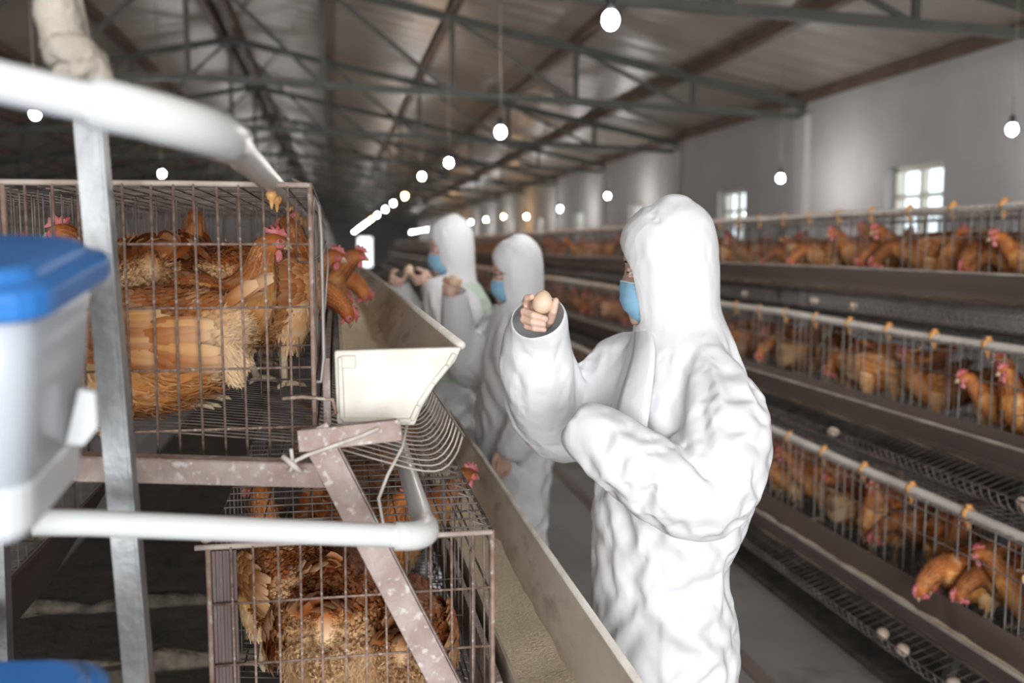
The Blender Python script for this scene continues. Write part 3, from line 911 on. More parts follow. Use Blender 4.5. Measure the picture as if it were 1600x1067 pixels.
def hen_data(pose, seed, fluff=1.0):
    r = random.Random(seed)
    NR, NS = 46, 18
    S = smooth_pts(TRUNK + NECK[pose], NR)
    C_ = [Vector(s[:3]) for s in S]
    T_ = []
    for i in range(NR):
        t = C_[min(i + 1, NR - 1)] - C_[max(i - 1, 0)]
        T_.append(t.normalized())
    side = Vector((0, 1, 0))
    rings, fr_ = [], []
    ln = [0]
    for i in range(1, NR): ln.append(ln[-1] + (C_[i] - C_[i - 1]).length)
    for i in range(NR):
        s = side - T_[i] * side.dot(T_[i])
        if pose == 'turn' and i > 24:
            pass
        s.normalize()
        u = s.cross(T_[i]) * -1
        if u.z < 0 and T_[i].z < 0.8 and i < 30: u = -u
        u = T_[i].cross(s)
        fr_.append((s, u))
        ring = []
        for k in range(NS):
            a = 2 * PI * k / NS
            ca, sa = math.cos(a), math.sin(a)
            hh = S[i][4] * (1.08 if sa < 0 and i < 26 else 1.0)
            ring.append(C_[i] + s * (ca * S[i][3]) + u * (sa * hh))
        rings.append(ring)
    # region colours by ring index / angle
    def colour(i, k, tip=0.0):
        a = 2 * PI * k / NS
        q = i / (NR - 1)
        up_ = math.sin(a)
        base = mixc(CINN, RUST, 0.5 + 0.5 * up_) if q < 0.55 else mixc(RUST, CINN, r.random() * 0.6)
        if q < 0.5 and up_ < -0.1: base = mixc(BUFF, CREAM, min(1, -up_ * 1.2))
        if q < 0.16 and up_ < 0.35: base = mixc(BUFF, CREAM, min(1, 0.6 - up_))
        elif q < 0.62 and up_ < 0.1: base = mixc(CINN, BUFF, 0.6)
        if q > 0.86: base = mixc(RUST, CINN, 0.4)
        pt = rings[i][int(k) % NS]
        j = 0.5 + 0.9 * mnoise.noise(pt * 26 + Vector((seed * 3.1, 0, 0))) + r.uniform(-.06, .06)
        j = min(1, max(0, j))
        base = mixc(base, CREAM if q < 0.6 and j > 0.75 else BUFF, 0.45 * max(0, j - 0.5) * 2) if j > 0.5 else mixc(base, DARK, (0.12 if q < 0.5 and up_ < 0 else 0.4) * (0.5 - j) * 2)
        if r.random() < 0.02: base = mixc(base, CREAM, 0.3)
        return base
    body = MB()
    vs, cs, fs = [], [], []
    for i in range(NR):
        for k in range(NS):
            vs.append(rings[i][k]); cs.append(colour(i, k))
    for i in range(NR - 1):
        for k in range(NS):
            k2 = (k + 1) % NS
            fs.append((i * NS + k, (i + 1) * NS + k, (i + 1) * NS + k2, i * NS + k2))
    fs.append(tuple(range(NS))); fs.append(tuple((NR - 1) * NS + k for k in range(NS - 1, -1, -1)))
    body.add(vs, fs, 0, cs)
    # thighs grow out of the body
    for sy in (1, -1):
        th = smooth_pts([(-0.01, 0.055 * sy, 0.18, 0.050), (0.0, 0.056 * sy, 0.13, 0.043), (0.0, 0.055 * sy, 0.095, 0.027), (-0.012, 0.053 * sy, 0.078, 0.012)], 8)
        o = len(body.v)
        body.tube([p[:3] for p in th], [p[3] for p in th], 10)
        body.c.extend([mixc(BUFF, CREAM, r.random()) for _ in range(len(body.v) - o)])
    pl = MB(); wing = {1: MB(), -1: MB()}; tail = MB()
    def feather(mb, p, d, n, L_, W_, c, ctip, lift=0.18, curl=0.25):
        d = (d - n * d.dot(n) * 0.0).normalized()
        s = d.cross(n)
        if s.length < 1e-5: return
        s.normalize(); n = s.cross(d)
        b0 = p - n * 0.003
        q1 = p + d * (L_ * 0.38) + n * (L_ * lift * 0.55)
        q2 = p + d * (L_ * 0.82) + n * (L_ * (lift * 0.7 - curl * 0.15))
        q3 = p + d * L_ + n * (L_ * (lift * 0.6 - curl * 0.45))
        w = W_ / 2
        f = 0.16 * W_
        v = [b0, q1 - s * w, q1 + n * f, q1 + s * w, q2 - s * w, q2 + n * f, q2 + s * w, q3 - s * w * 0.55, q3 + s * w * 0.55]
        F_ = [(0, 2, 1), (0, 3, 2), (1, 2, 5, 4), (2, 3, 6, 5), (4, 5, 7), (5, 8, 7), (5, 6, 8)]
        dk = mixc(c, DARK, 0.12)
        mb.add(v, F_, 0, [dk, c, mixc(c, CREAM, 0.12), c, mixc(c, ctip, 0.5), mixc(c, ctip, 0.6), mixc(c, ctip, 0.5), ctip, ctip])
    total = ln[-1]
    pos = total * 0.985
    row = 0
    while pos > 0.0:
        i = max(j for j in range(NR) if ln[j] <= pos)
        i = min(i, NR - 2)
        t = (pos - ln[i]) / max(1e-6, ln[i + 1] - ln[i])
        q = (i + t) / (NR - 1)
        hw = S[i][3] * (1 - t) + S[i + 1][3] * t
        size = min(0.020, max(0.006, hw * 0.30))
        if q > 0.60: size = max(0.006, min(0.022, hw * 0.55))
        circ = 2 * PI * hw
        n_ = max(9, int(circ / (size * 0.30)))
        if q > 0.93: n_ = 10
        for k in range(n_):
            kk = (k + 0.5 * (row % 2) + r.uniform(-.3, .3)) / n_ * NS
            k0 = int(kk) % NS; k1 = (k0 + 1) % NS; f = kk - int(kk)
            p = (rings[i][k0] * (1 - f) + rings[i][k1] * f) * (1 - t) + (rings[i + 1][k0] * (1 - f) + rings[i + 1][k1] * f) * t
            c0 = C_[i] * (1 - t) + C_[i + 1] * t
            n = (p - c0).normalized()
            d = (rings[max(0, i - 2)][k0] - rings[i + 1][k0])
            d = (d - n * d.dot(n)).normalized()
            below = n.z < -0.2 and q < 0.62
            c = colour(i, kk % NS)
            d = (d + Vector((r.uniform(-1, 1), r.uniform(-1, 1), r.uniform(-1, 1) - (0.5 if q < 0.62 else 0.0))) * (0.20 if not below else 0.45)).normalized()
            L_ = size * r.uniform(1.0, 1.75) * (1.35 if q > 0.62 else 1.0)
            W_ = size * (0.26 if q > 0.62 else 0.46) * r.uniform(0.75, 1.2)
            if below: W_ *= 0.55; L_ *= 1.1
            ct = mixc(c, CREAM if r.random() < 0.35 else CINN, 0.22)
            feather(pl, p, d, n, L_, W_, c, ct, r.uniform(0.0, 0.12) * fluff, r.uniform(0.2, 0.6))
        pos -= size * 0.5
        row += 1
    for _ in range(20000):                               # loose fluff standing off the coat
        i = r.randrange(1, NR - 8); k = r.randrange(NS)
        p = rings[i][k]; n = (p - C_[i]).normalized()
        if n.z > 0.2 and i > 8 and r.random() < 0.35: continue
        d = (rings[max(0, i - 2)][k] - rings[i + 1][k]); d = (d - n * d.dot(n)).normalized()
        d = (d + Vector((r.uniform(-1, 1), r.uniform(-1, 1), r.uniform(-1.4, .4))) * 0.4).normalized()
        s_ = d.cross(n)
        if s_.length < 1e-4: continue
        s_ = s_.normalized() * r.uniform(0.0006, 0.0013)
        L_ = r.uniform(0.009, 0.022) if i < 26 else r.uniform(0.005, 0.012)
        rr_ = mnoise.noise_vector(p * 55) * 0.6
        d = (d + rr_).normalized()
        p = p + n * 0.003
        m_ = p + d * (L_ * 0.6) + n * (L_ * 0.14)
        e_ = p + d * L_ + n * (L_ * r.uniform(0.0, 0.22))
        c = mixc(colour(i, k), CREAM, r.random() * 0.35)
        pl.add([p - s_, p + s_, m_ - s_, m_ + s_, e_], [(0, 1, 3, 2), (2, 3, 4)], 0, [c] * 5)
    for sy in (1, -1):                                  # fluffy thighs
        for _ in range(330):
            a = r.uniform(0, 2 * PI); z = r.uniform(0.085, 0.18)
            rad = 0.020 + 0.030 * (z - 0.085) / 0.095
            n = Vector((math.cos(a), math.sin(a), 0.1)).normalized()
            p = Vector((0.0, 0.055 * sy, z)) + n * rad
            feather(pl, p, Vector((r.uniform(-.4, .2), r.uniform(-.3, .3), -1)), n, r.uniform(0.014, 0.028), r.uniform(0.0025, 0.0055), mixc(BUFF, CREAM, r.random()), CREAM, 0.25)
    for _ in range(2600):                               # fluff under the tail
        a = r.uniform(-1.9, 1.9); 
        n = Vector((-0.6, math.sin(a), -math.cos(a) * 0.6)).normalized()
        sc_ = 1.0 - 0.75 * r.random() ** 1.5
        p = Vector((-0.145 - 0.03 * (1 - sc_), 0, 0.212)) + Vector((n.x * 0.045, n.y * 0.066 * sc_, n.z * 0.085 * sc_))
        feather(pl, p, Vector((-0.6 + r.uniform(-.4, .4), r.uniform(-.5, .5), -0.8)), n, r.uniform(0.016, 0.036), r.uniform(0.0010, 0.0022), mixc(BUFF, CREAM, 0.3 + 0.7 * r.random()), CREAM, 0.3)
    # folded wings: three overlapping rows, longest behind
    for sy in (1, -1):
        w = wing[sy]
        # shield
        sec = smooth_pts([(0.075, 0.060, 0.235, 0.012), (0.045, 0.083, 0.232, 0.040), (-0.02, 0.098, 0.222, 0.052), (-0.09, 0.093, 0.215, 0.042), (-0.15, 0.070, 0.215, 0.020)], 10)
        vv, ff, cc = [], [], []
        for x, y, z, h in sec:
            for k in range(7):
                a = -1 + 2 * k / 6
                vv.append(Vector((x, sy * (y - 0.018 * a * a), z + a * h))); cc.append(CINN)
        for i in range(9):
            for k in range(6): ff.append((i * 7 + k, i * 7 + k + 1, i * 7 + k + 8, i * 7 + k + 7))
        w.add(vv, ff, 0, cc)
        for (xs, L_, W_, nn, zt, zb, dx) in ((-0.05, 0.12, 0.020, 10, 0.252, 0.188, -1), (-0.01, 0.085, 0.018, 12, 0.262, 0.178, -1), (0.015, 0.055, 0.017, 13, 0.268, 0.174, -1), (0.035, 0.042, 0.016, 13, 0.268, 0.180, -1), (0.055, 0.032, 0.014, 12, 0.262, 0.195, -1)):
            for k in range(nn):
                q = k / (nn - 1)
                z = zt + (zb - zt) * q
                p = Vector((xs + r.uniform(-.008, .008) - 0.01 * q, sy * (0.104 - 0.9 * abs(z - 0.222) ** 1.3 - 0.10 * max(0, xs - .0)), z))
                n = Vector((0.05, sy, 0.25 - 0.5 * q)).normalized()
                c = mixc(CINN, RUST, r.random() * 0.8)
                if r.random() < 0.25: c = mixc(c, BUFF, 0.7)
                feather(w, p, Vector((dx, -0.12 * sy, 0.03 - 0.10 * q + r.uniform(-.08, .08))), n, L_ * r.uniform(0.85, 1.1), W_, c, mixc(c, CREAM, 0.65), 0.10, 0.1)
    for k in range(12):
        a = -1 + 2 * k / 11
        c = mixc(RUST, CINN, r.random())
        feather(tail, Vector((-0.165, 0.02 * a, 0.262)), Vector((-0.82, 0.30 * a + r.uniform(-.1, .1), 0.42 + 0.25 * r.random())), Vector((0.25, 0.8 * a, 0.6)), r.uniform(0.08, 0.115), 0.030, c, mixc(c, DARK if k % 3 == 0 else CREAM, 0.7), 0.05)
    # head furniture
    h0, h1, h2 = C_[NR - 6], C_[NR - 3], C_[NR - 1]
    hd = (h2 - h0).normalized()
    s, u = fr_[NR - 4]
    if pose == 'feed': u = u if u.x > 0 else -u
    elif u.z < 0: u = -u
    comb = MB()
    prof = [(a_ * 0.82, b_ * 0.78) for a_, b_ in [(-0.030, 0.0), (-0.036, 0.016), (-0.026, 0.012), (-0.018, 0.026), (-0.009, 0.016), (0.0, 0.030), (0.008, 0.016), (0.016, 0.024), (0.022, 0.008), (0.034, 0.002), (0.034, -0.004)]]
    cb = C_[NR - 5] + u * 0.0195
    for sg in (0,):
        n = len(prof)
        tw = [0.003 * math.sin(i * 1.3) for i in range(n)]
        L_v = [cb + hd * a + u * b + s * (0.0032 + tw[i]) for i, (a, b) in enumerate(prof)]
        R_v = [cb + hd * a + u * b - s * (0.0032 - tw[i]) for i, (a, b) in enumerate(prof)]
        base = cb + hd * 0.0 - u * 0.004
        fs = [(i, (i + 1) % n, n + (i + 1) % n, n + i) for i in range(n)]
        mid = [cb + hd * 0.0 + u * 0.006 + s * 0.005, cb + hd * 0.0 + u * 0.006 - s * 0.005]
        fs += [(i, 2 * n, (i + 1) % n) for i in range(n)] + [(n + i, n + (i + 1) % n, 2 * n + 1) for i in range(n)]
        comb.add(L_v + R_v + mid, fs)
    wat = MB()
    for sy in (1, -1):
        c = C_[NR - 3] - u * 0.028 + s * 0.008 * sy
        rot = Matrix((hd, s, u)).transposed()
        wat.sphere(c, (0.010, 0.0045, 0.015), 8, 6, 0, 0.2, rot)
        wat.sphere(C_[NR - 4] + s * 0.0195 * sy - u * 0.001 + hd * 0.004, (0.0135, 0.005, 0.0115), 8, 6, 0, 0, rot)
    beak = MB()
    beak.tube([h2 - hd * 0.012 + u * 0.002, h2 + hd * 0.006 + u * 0.002, h2 + hd * 0.020 - u * 0.006], [0.0095, 0.0075, 0.0012], 8)
    beak.tube([h2 - hd * 0.012 - u * 0.006, h2 + hd * 0.013 - u * 0.0075], [0.007, 0.0015], 6)
    eye = {}
    for sy in (1, -1):
        e = MB(); e.sphere(C_[NR - 4] + s * 0.0215 * sy + u * 0.0045 + hd * 0.004, 0.0045, 8, 6); eye[sy] = e
    leg = {}
    for sy in (1, -1):
        l = MB()
        y = 0.053 * sy
        xo = 0.018 * sy
        l.tube([(-0.008, y, 0.092), (-0.016, y, 0.078), (-0.006 + xo * .5, y, 0.035), (xo * .7, y, 0.012)], [0.011, 0.0095, 0.0078, 0.009], 8)
        for ang, tl in ((0, 0.055), (0.55, 0.046), (-0.55, 0.046), (PI, 0.022)):
            dx, dy = math.cos(ang), math.sin(ang)
            x0 = xo * .7
            l.tube([(x0, y, 0.013), (x0 + dx * tl * .45, y + dy * tl * .45, 0.011), (x0 + dx * tl * .85, y + dy * tl * .85, 0.007), (x0 + dx * tl, y + dy * tl, 0.002)], [0.0075, 0.0064, 0.0052, 0.0012], 6)
        leg[sy] = l
    return dict(body=body, plumage=pl, wing=wing, tail=tail, comb=comb, wattles=wat, beak=beak, eye=eye, leg=leg)

PROTO, MERGED = {}, {}
def hen_proto(pose, seed, fluff=1.0):
    key = (pose, seed)
    if key in PROTO: return PROTO[key]
    d = hen_data(pose, seed, fluff)
    F_ = M['feather']
    L_ = [('body', d['body'].mesh('body', F_)), ('plumage', d['plumage'].mesh('plumage', F_)), ('wing', d['wing'][1].mesh('wing', F_)), ('wing', d['wing'][-1].mesh('wing', F_)),
          ('tail', d['tail'].mesh('tail', F_)), ('comb', d['comb'].mesh('comb', M['comb'])), ('wattles', d['wattles'].mesh('wattles', M['comb'])), ('beak', d['beak'].mesh('beak', M['beak'])),
          ('eye', d['eye'][1].mesh('eye', M['eye'])), ('eye', d['eye'][-1].mesh('eye', M['eye'])), ('leg', d['leg'][1].mesh('leg', M['shank'])), ('leg', d['leg'][-1].mesh('leg', M['shank']))]
    PROTO[key] = L_
    # one merged mesh for hens too small to show their parts
    g = MB()
    for n, mi in (('body', 0), ('plumage', 0), ('tail', 0)): g.add(d[n].v, d[n].f, mi, d[n].c)
    for s_ in (1, -1): g.add(d['wing'][s_].v, d['wing'][s_].f, 0, d['wing'][s_].c)
    for n, mi in (('comb', 1), ('wattles', 1), ('beak', 2)): g.add(d[n].v, d[n].f, mi, [(1, 1, 1)] * len(d[n].v))
    for s_ in (1, -1): g.add(d['leg'][s_].v, d['leg'][s_].f, 2, [(1, 1, 1)] * len(d['leg'][s_].v))
    MERGED[key] = g.mesh('hen', [F_, M['comb'], M['shank']])
    return L_
VARIANTS = [('stand', 1), ('feed', 2), ('reach', 3), ('turn', 4), ('stand', 5), ('feed', 6)]
for v in VARIANTS: hen_proto(*v)
def tint(): 
    b = R.uniform(0.75, 1.45); w = R.uniform(-0.06, 0.10)
    return (b * (1 + w * .5), b, b * (1 - w * .6), 1)
def hen(loc, deg, pose, seed, label, group=None, parts=True, sc=1.0, tilt=0.0, tc=None, sit=False):
    hen_proto(pose, seed)
    tc = tc or tint()
    if parts:
        t = thing('hen', loc, math.radians(deg), label, 'hen', group)
        for n, me in PROTO[(pose, seed)]:
            if sit and n == 'leg': continue
            part(n, me, t).color = tc
    else:
        t = bpy.data.objects.new('hen', MERGED[(pose, seed)])
        COL.objects.link(t)
        t.location = loc; t.rotation_euler = (0, 0, math.radians(deg)); t.color = tc
        tag(t, label, 'hen', group)
    sc *= 0.84
    if sit: t.location.z -= 0.085 * sc
    t.scale = (sc, sc, sc)
    if tilt: t.rotation_euler.rotate_axis('Y', -tilt)
    return t

ZU, ZL = LEFT[0][1] + 0.028, LEFT[1][1] + 0.028
W1 = (1.12, 1.15, 1.15, 1)
hen((-0.372, 1.735, ZU), 177, 'feed', 2, 'pale-bellied hen crouching at the front of the upper left cage, rump to the right', sc=1.22, tc=(1.2, 1.25, 1.3, 1), sit=True)
hen((-0.255, 1.86, ZU - .004), 8, 'stand', 5, 'hen with a pink comb standing tall in the middle of the upper left cage', sc=1.0, tc=(1.1, 1.15, 1.15, 1))
hen((-0.14, 2.06, ZU), 50, 'turn', 4, 'dark rust hen in the right corner of the upper left cage, facing away', sc=1.16, tc=(0.95, 0.92, 0.9, 1))
hen((-0.40, 1.98, ZU), 112, 'feed', 6, 'rusty hen seen from behind beside the post in the upper left cage', sc=1.2, tc=(1.0, 0.95, 0.9, 1))
hen((-0.36, 1.93, ZU + .004), 182, 'stand', 1, 'hen whose reddish head shows just above the blue tank lid', sc=1.03, tc=(0.9, 0.85, 0.8, 1))
hen((-0.345, 2.45, ZU), 95, 'stand', 8, 'hen with an upright golden neck farther back in the upper left cage', sc=1.2, tc=(1.15, 1.1, 0.95, 1))
hen((-0.175, 2.46, ZU), -4, 'feed', 6, 'hen stretching its head out over the upper pale trough, nearest of those feeding there', sc=0.92, tc=(1.25, 1.1, 1.0, 1))
hen((-0.20, 2.72, ZU), -6, 'reach', 3, 'second hen stretching out over the upper pale trough, behind the nearest feeding one', tc=W1)
hen((-0.13, 2.92, ZU), 5, 'reach', 3, 'third hen looking out over the upper pale trough, with a pale head')
hen((-0.13, 3.2, ZU), 0, 'feed', 2, 'farthest hen feeding at the upper pale trough')
for k in range(6):
    hen((-0.27 + 0.1 * (k % 2), 2.75 + 0.27 * k, ZU), R.choice([20, 80, 160, -30]), *VARIANTS[k % 6], 'brown hen deep inside the upper left row of cages', 'hens deep in the upper left cages')
hen((-0.005, 1.86, ZL + .015), 84, 'feed', 2, 'hen with cream rump towards the camera in the middle of the lower left cage', sc=1.40, tc=(1.1, 1.1, 1.1, 1), sit=True)
hen((0.125, 1.80, ZL + .01), 82, 'feed', 6, 'rusty brown hen in the right corner of the lower left cage', sc=1.1, tc=(0.95, 0.9, 0.85, 1), sit=True)
hen((-0.115, 1.93, ZL + .02), 112, 'stand', 9, 'pale buff hen standing at the left side of the lower left cage', sc=1.08, tc=(1.3, 1.35, 1.4, 1))
hen((0.04, 2.16, ZL), -62, 'turn', 4, 'hen with a red comb facing out under the roof grid of the lower left cage', sc=1.08, tc=(1.2, 1.1, 0.95, 1))
hen((-0.08, 2.32, ZL), 170, 'stand', 7, 'dark hen at the back of the lower left cage')
hen((0.15, 2.42, ZL), 20, 'reach', 3, 'hen near the front bars in the second cell of the lower left cage')
for k in range(5):
    hen((0.04 + 0.1 * (k % 2), 2.7 + 0.3 * k, ZL), R.choice([10, 60, -40]), *VARIANTS[(k + 1) % 6], 'brown hen deep inside the lower left row of cages', 'hens deep in the lower left cages')
for k in range(6):
    hen((-0.80 + 0.1 * (k % 2), 1.9 + 0.32 * k, ZU), R.choice([170, 120, 200]), *VARIANTS[k % 6], 'brown hen in the far half of the upper left row, beyond the near cage', 'hens in the far half of the left row', parts=False)

# the right-hand row
NEAR = [[], [], []]
for ti, (x, z) in enumerate(RIGHT):
    nm = ('top', 'middle', 'bottom')[ti]
    y = (2.95, 2.5, 2.25)[ti]
    yend = (19, 16, 12)[ti]
    i = 0
    while y < yend:
        pose, seed = VARIANTS[R.choice([0, 1, 2, 3, 4, 5, 1, 2, 2, 1])]
        near = y < 5.0
        deep = R.random() < 0.45
        if deep:
            lx = R.uniform(0.26, 0.34); a = R.choice([0, 60, 120, 180, 240, 300]) + R.uniform(-25, 25)
        else:
            lx = R.uniform(0.15, 0.25); a = 180 + R.uniform(-65, 65)
        if abs(math.cos(math.radians(a))) > .5 and math.cos(math.radians(a)) > 0: lx = 0.22
        lb = 'brown hen among the flock in the %s tier of the right-hand cages' % nm
        gp = 'hens in the %s tier of the right-hand cages' % nm
        if not near:
            lb = 'small blurred brown hen farther along the %s tier of the right-hand cages' % nm
            gp = 'hens farther along the %s tier of the right-hand cages' % nm
        hh = hen((x + lx, y, z + 0.022), a, pose, seed, lb, gp, parts=near, sc=R.uniform(0.98, 1.2))
        if near: NEAR[ti].append((hh, pose))
        y += R.uniform(0.12, 0.26) if y < 9 else R.uniform(0.16, 0.26)
        i += 1
# hens the photo shows singly
NEAR[2].append((hen((2.24, 2.62, 0.255), 128, 'reach', 3, 'large golden hen lying along the bottom right trough at the right edge of the photo', sc=1.12, tc=(1.35, 1.4, 1.35, 1)), None))
NEAR[2].append((hen((2.19, 2.93, 0.255), 190, 'feed', 2, 'golden hen with its head down in the bottom right trough', sc=1.1, tc=(1.3, 1.3, 1.2, 1)), None))
NEAR[0].append((hen((2.82, 3.42, 1.335), 160, 'reach', 3, 'golden hen facing left behind the top right trough', sc=1.05, tc=(1.3, 1.25, 1.1, 1)), None))
NEAR[1].append((hen((2.52, 3.05, 0.795), 175, 'stand', 5, 'tall golden hen standing behind the middle right trough', sc=1.08, tc=(1.3, 1.3, 1.2, 1)), None))
ORD = ['first', 'second', 'third', 'fourth', 'fifth', 'sixth', 'seventh', 'eighth', 'ninth', 'tenth', 'eleventh', 'twelfth', 'thirteenth', 'fourteenth', 'fifteenth', 'sixteenth', 'seventeenth', 'eighteenth', 'nineteenth', 'twentieth', 'twenty-first', 'twenty-second', 'twenty-third', 'twenty-fourth', 'twenty-fifth']
for ti, row in enumerate(NEAR):
    row.sort(key=lambda q: -q[0].location.x / q[0].location.y)
    for k, (h_, ps_) in enumerate(row[:len(ORD)]):
        if ps_: h_['label'] = 'brown hen %s, %s from the right edge in the %s right-hand tier' % ({'stand': 'standing upright', 'feed': 'with head lowered', 'reach': 'stretching forward', 'turn': 'turning its head'}[ps_], ORD[k], ('top', 'middle', 'bottom')[ti])

for k in range(14):
    hen((4.02 - 0.24, 3.6 + 0.62 * k + R.uniform(-.15, .15), 1.345), R.uniform(-60, 60), *VARIANTS[k % 6], 'dim hen in the far half of the right row, below the windows', 'hens in the far half of the right row', parts=False, sc=1.1)

# eggs that rolled out on the wire trays
em = MB(); em.sphere((0, 0, 0), (0.0215, 0.0215, 0.028), 16, 12, egg=0.12)
EGG = em.mesh('egg', M['egg_pale'])
def egg(loc, rot, label, me=None):
    o = bpy.data.objects.new('egg', me or EGG)
    COL.objects.link(o); o.location = loc; o.rotation_euler = rot
    return tag(o, label, 'egg', 'eggs on the wire trays' if me is None else None)
def tz(ti, lx):   # height of the tray surface lx in front of the cage
    pr = tray_profile()
    for (a, b_), (c, d) in zip(pr, pr[1:]):
        if a <= lx <= c: return RIGHT[ti][1] + b_ + (d - b_) * (lx - a) / (c - a) + 0.0235
for ti, y, lx, lb in [(1, 3.95, 0.17, 'egg on the middle right tray beside the front person\'s elbow'), (2, 3.02, 0.18, 'egg on the bottom right tray, left of a close pair'),
                      (2, 2.88, 0.19, 'egg on the bottom right tray, right one of a close pair'), (0, 4.34, 0.16, 'egg on the top right tray, right of a smaller-looking one'),
                      (0, 4.75, 0.15, 'egg on the top right tray just right of the front person\'s shoulder'), (1, 2.72, 0.17, 'egg on the middle right tray at the right edge of the photo'),
                      (1, 2.67, 0.195, 'egg touching another on the middle right tray at the right edge'), (2, 2.62, 0.18, 'egg at the bottom edge of the photo on the bottom right tray'), (0, 5.6, 0.17, 'egg on the top right tray behind the front person\'s neck')]:
    egg((RIGHT[ti][0] - lx, y, tz(ti, lx)), (PI / 2, R.uniform(-.5, .5), R.uniform(-.6, .6)), lb)
# ---------------------------------------------------------------- people in white coveralls
def fabric_mat(name, c1, c2):
    m = mat(name, c1, c2, 0.55, 0, 4, 4, spec=0.35)
    nt = m.node_tree; N, L = nt.nodes, nt.links
    b = N['Principled BSDF']
    tc = N.new('ShaderNodeTexCoord')
    n1 = N.new('ShaderNodeTexNoise'); n1.inputs['Scale'].default_value = 6; n1.inputs['Detail'].default_value = 2
    L.new(tc.outputs['Object'], n1.inputs['Vector'])
    ad = N.new('ShaderNodeVectorMath'); ad.operation = 'MULTIPLY_ADD'
    ad.inputs[1].default_value = (0.16, 0.16, 0.16)
    L.new(n1.outputs['Color'], ad.inputs[0]); L.new(tc.outputs['Object'], ad.inputs[2])
    mp2 = N.new('ShaderNodeMapping'); mp2.inputs['Scale'].default_value = (1, 1, 0.55)
    L.new(ad.outputs[0], mp2.inputs['Vector'])
    v = N.new('ShaderNodeTexVoronoi'); v.inputs['Scale'].default_value = 13
    L.new(mp2.outputs['Vector'], v.inputs['Vector'])
    v2 = N.new('ShaderNodeTexVoronoi'); v2.inputs['Scale'].default_value = 30
    L.new(mp2.outputs['Vector'], v2.inputs['Vector'])
    am = N.new('ShaderNodeMath'); am.operation = 'MULTIPLY_ADD'; am.inputs[1].default_value = 0.3
    L.new(v2.outputs['Distance'], am.inputs[0]); L.new(v.outputs['Distance'], am.inputs[2])
    bp = N.new('ShaderNodeBump'); bp.inputs['Strength'].default_value = 0.32; bp.inputs['Distance'].default_value = 0.012
    L.new(am.outputs[0], bp.inputs['Height'])
    L.new(bp.outputs['Normal'], b.inputs['Normal'])
    return m
M['coverall'] = fabric_mat('white_coverall', (0.80, 0.805, 0.815), (0.77, 0.775, 0.79))
M['gown'] = fabric_mat('pale_green_gown', (0.60, 0.73, 0.61), (0.57, 0.70, 0.58))
M['skin'] = mat('skin', (0.74, 0.48, 0.37), (0.79, 0.54, 0.43), 0.5, 0, 30, bump=0.15, bscale=300)
M['nail'] = mat('nail', (0.80, 0.55, 0.47), None, 0.3)
M['mask'] = mat('blue_mask', (0.30, 0.60, 0.84), (0.35, 0.64, 0.87), 0.8, 0, 20)
M['mask_edge'] = mat('white_mask_edge', (0.80, 0.84, 0.88), None, 0.8)
M['hair'] = mat('black_hair', (0.02, 0.017, 0.015), None, 0.5)
M['white_eye'] = mat('white_of_eye', (0.75, 0.72, 0.70), None, 0.2)
M['glasses'] = mat('dark_glasses', (0.03, 0.03, 0.03), None, 0.3)

def ering(c, ax, rs, rf, n=24):
    """ellipse ring in the plane of the two axis vectors"""
    c, a, b = Vector(c), Vector(ax[0]), Vector(ax[1])
    return [c + a * (rs * math.cos(2 * PI * k / n)) + b * (rf * math.sin(2 * PI * k / n)) for k in range(n)]
def loft_rings(mb, rings):
    n = len(rings[0]); vs = [v for r_ in rings for v in r_]; fs = []
    for j in range(len(rings) - 1):
        for k in range(n):
            k2 = (k + 1) % n
            fs.append((j * n + k, j * n + k2, (j + 1) * n + k2, (j + 1) * n + k))
    fs.append(tuple(range(n - 1, -1, -1))); fs.append(tuple((len(rings) - 1) * n + k for k in range(n)))
    mb.add(vs, fs)
def flat(ang): a = math.radians(ang); return Vector((math.cos(a), math.sin(a), 0))

def remeshed(mb, voxel, smooth_it):
    o = mb.build('tmp', M['coverall'])
    r_ = o.modifiers.new('r', 'REMESH'); r_.mode = 'VOXEL'; r_.voxel_size = voxel; r_.use_smooth_shade = True
    s_ = o.modifiers.new('s', 'SMOOTH'); s_.factor = 0.5; s_.iterations = smooth_it
    dg = bpy.context.evaluated_depsgraph_get()
    me = bpy.data.meshes.new_from_object(o.evaluated_get(dg))
    bpy.data.objects.remove(o)
    return me

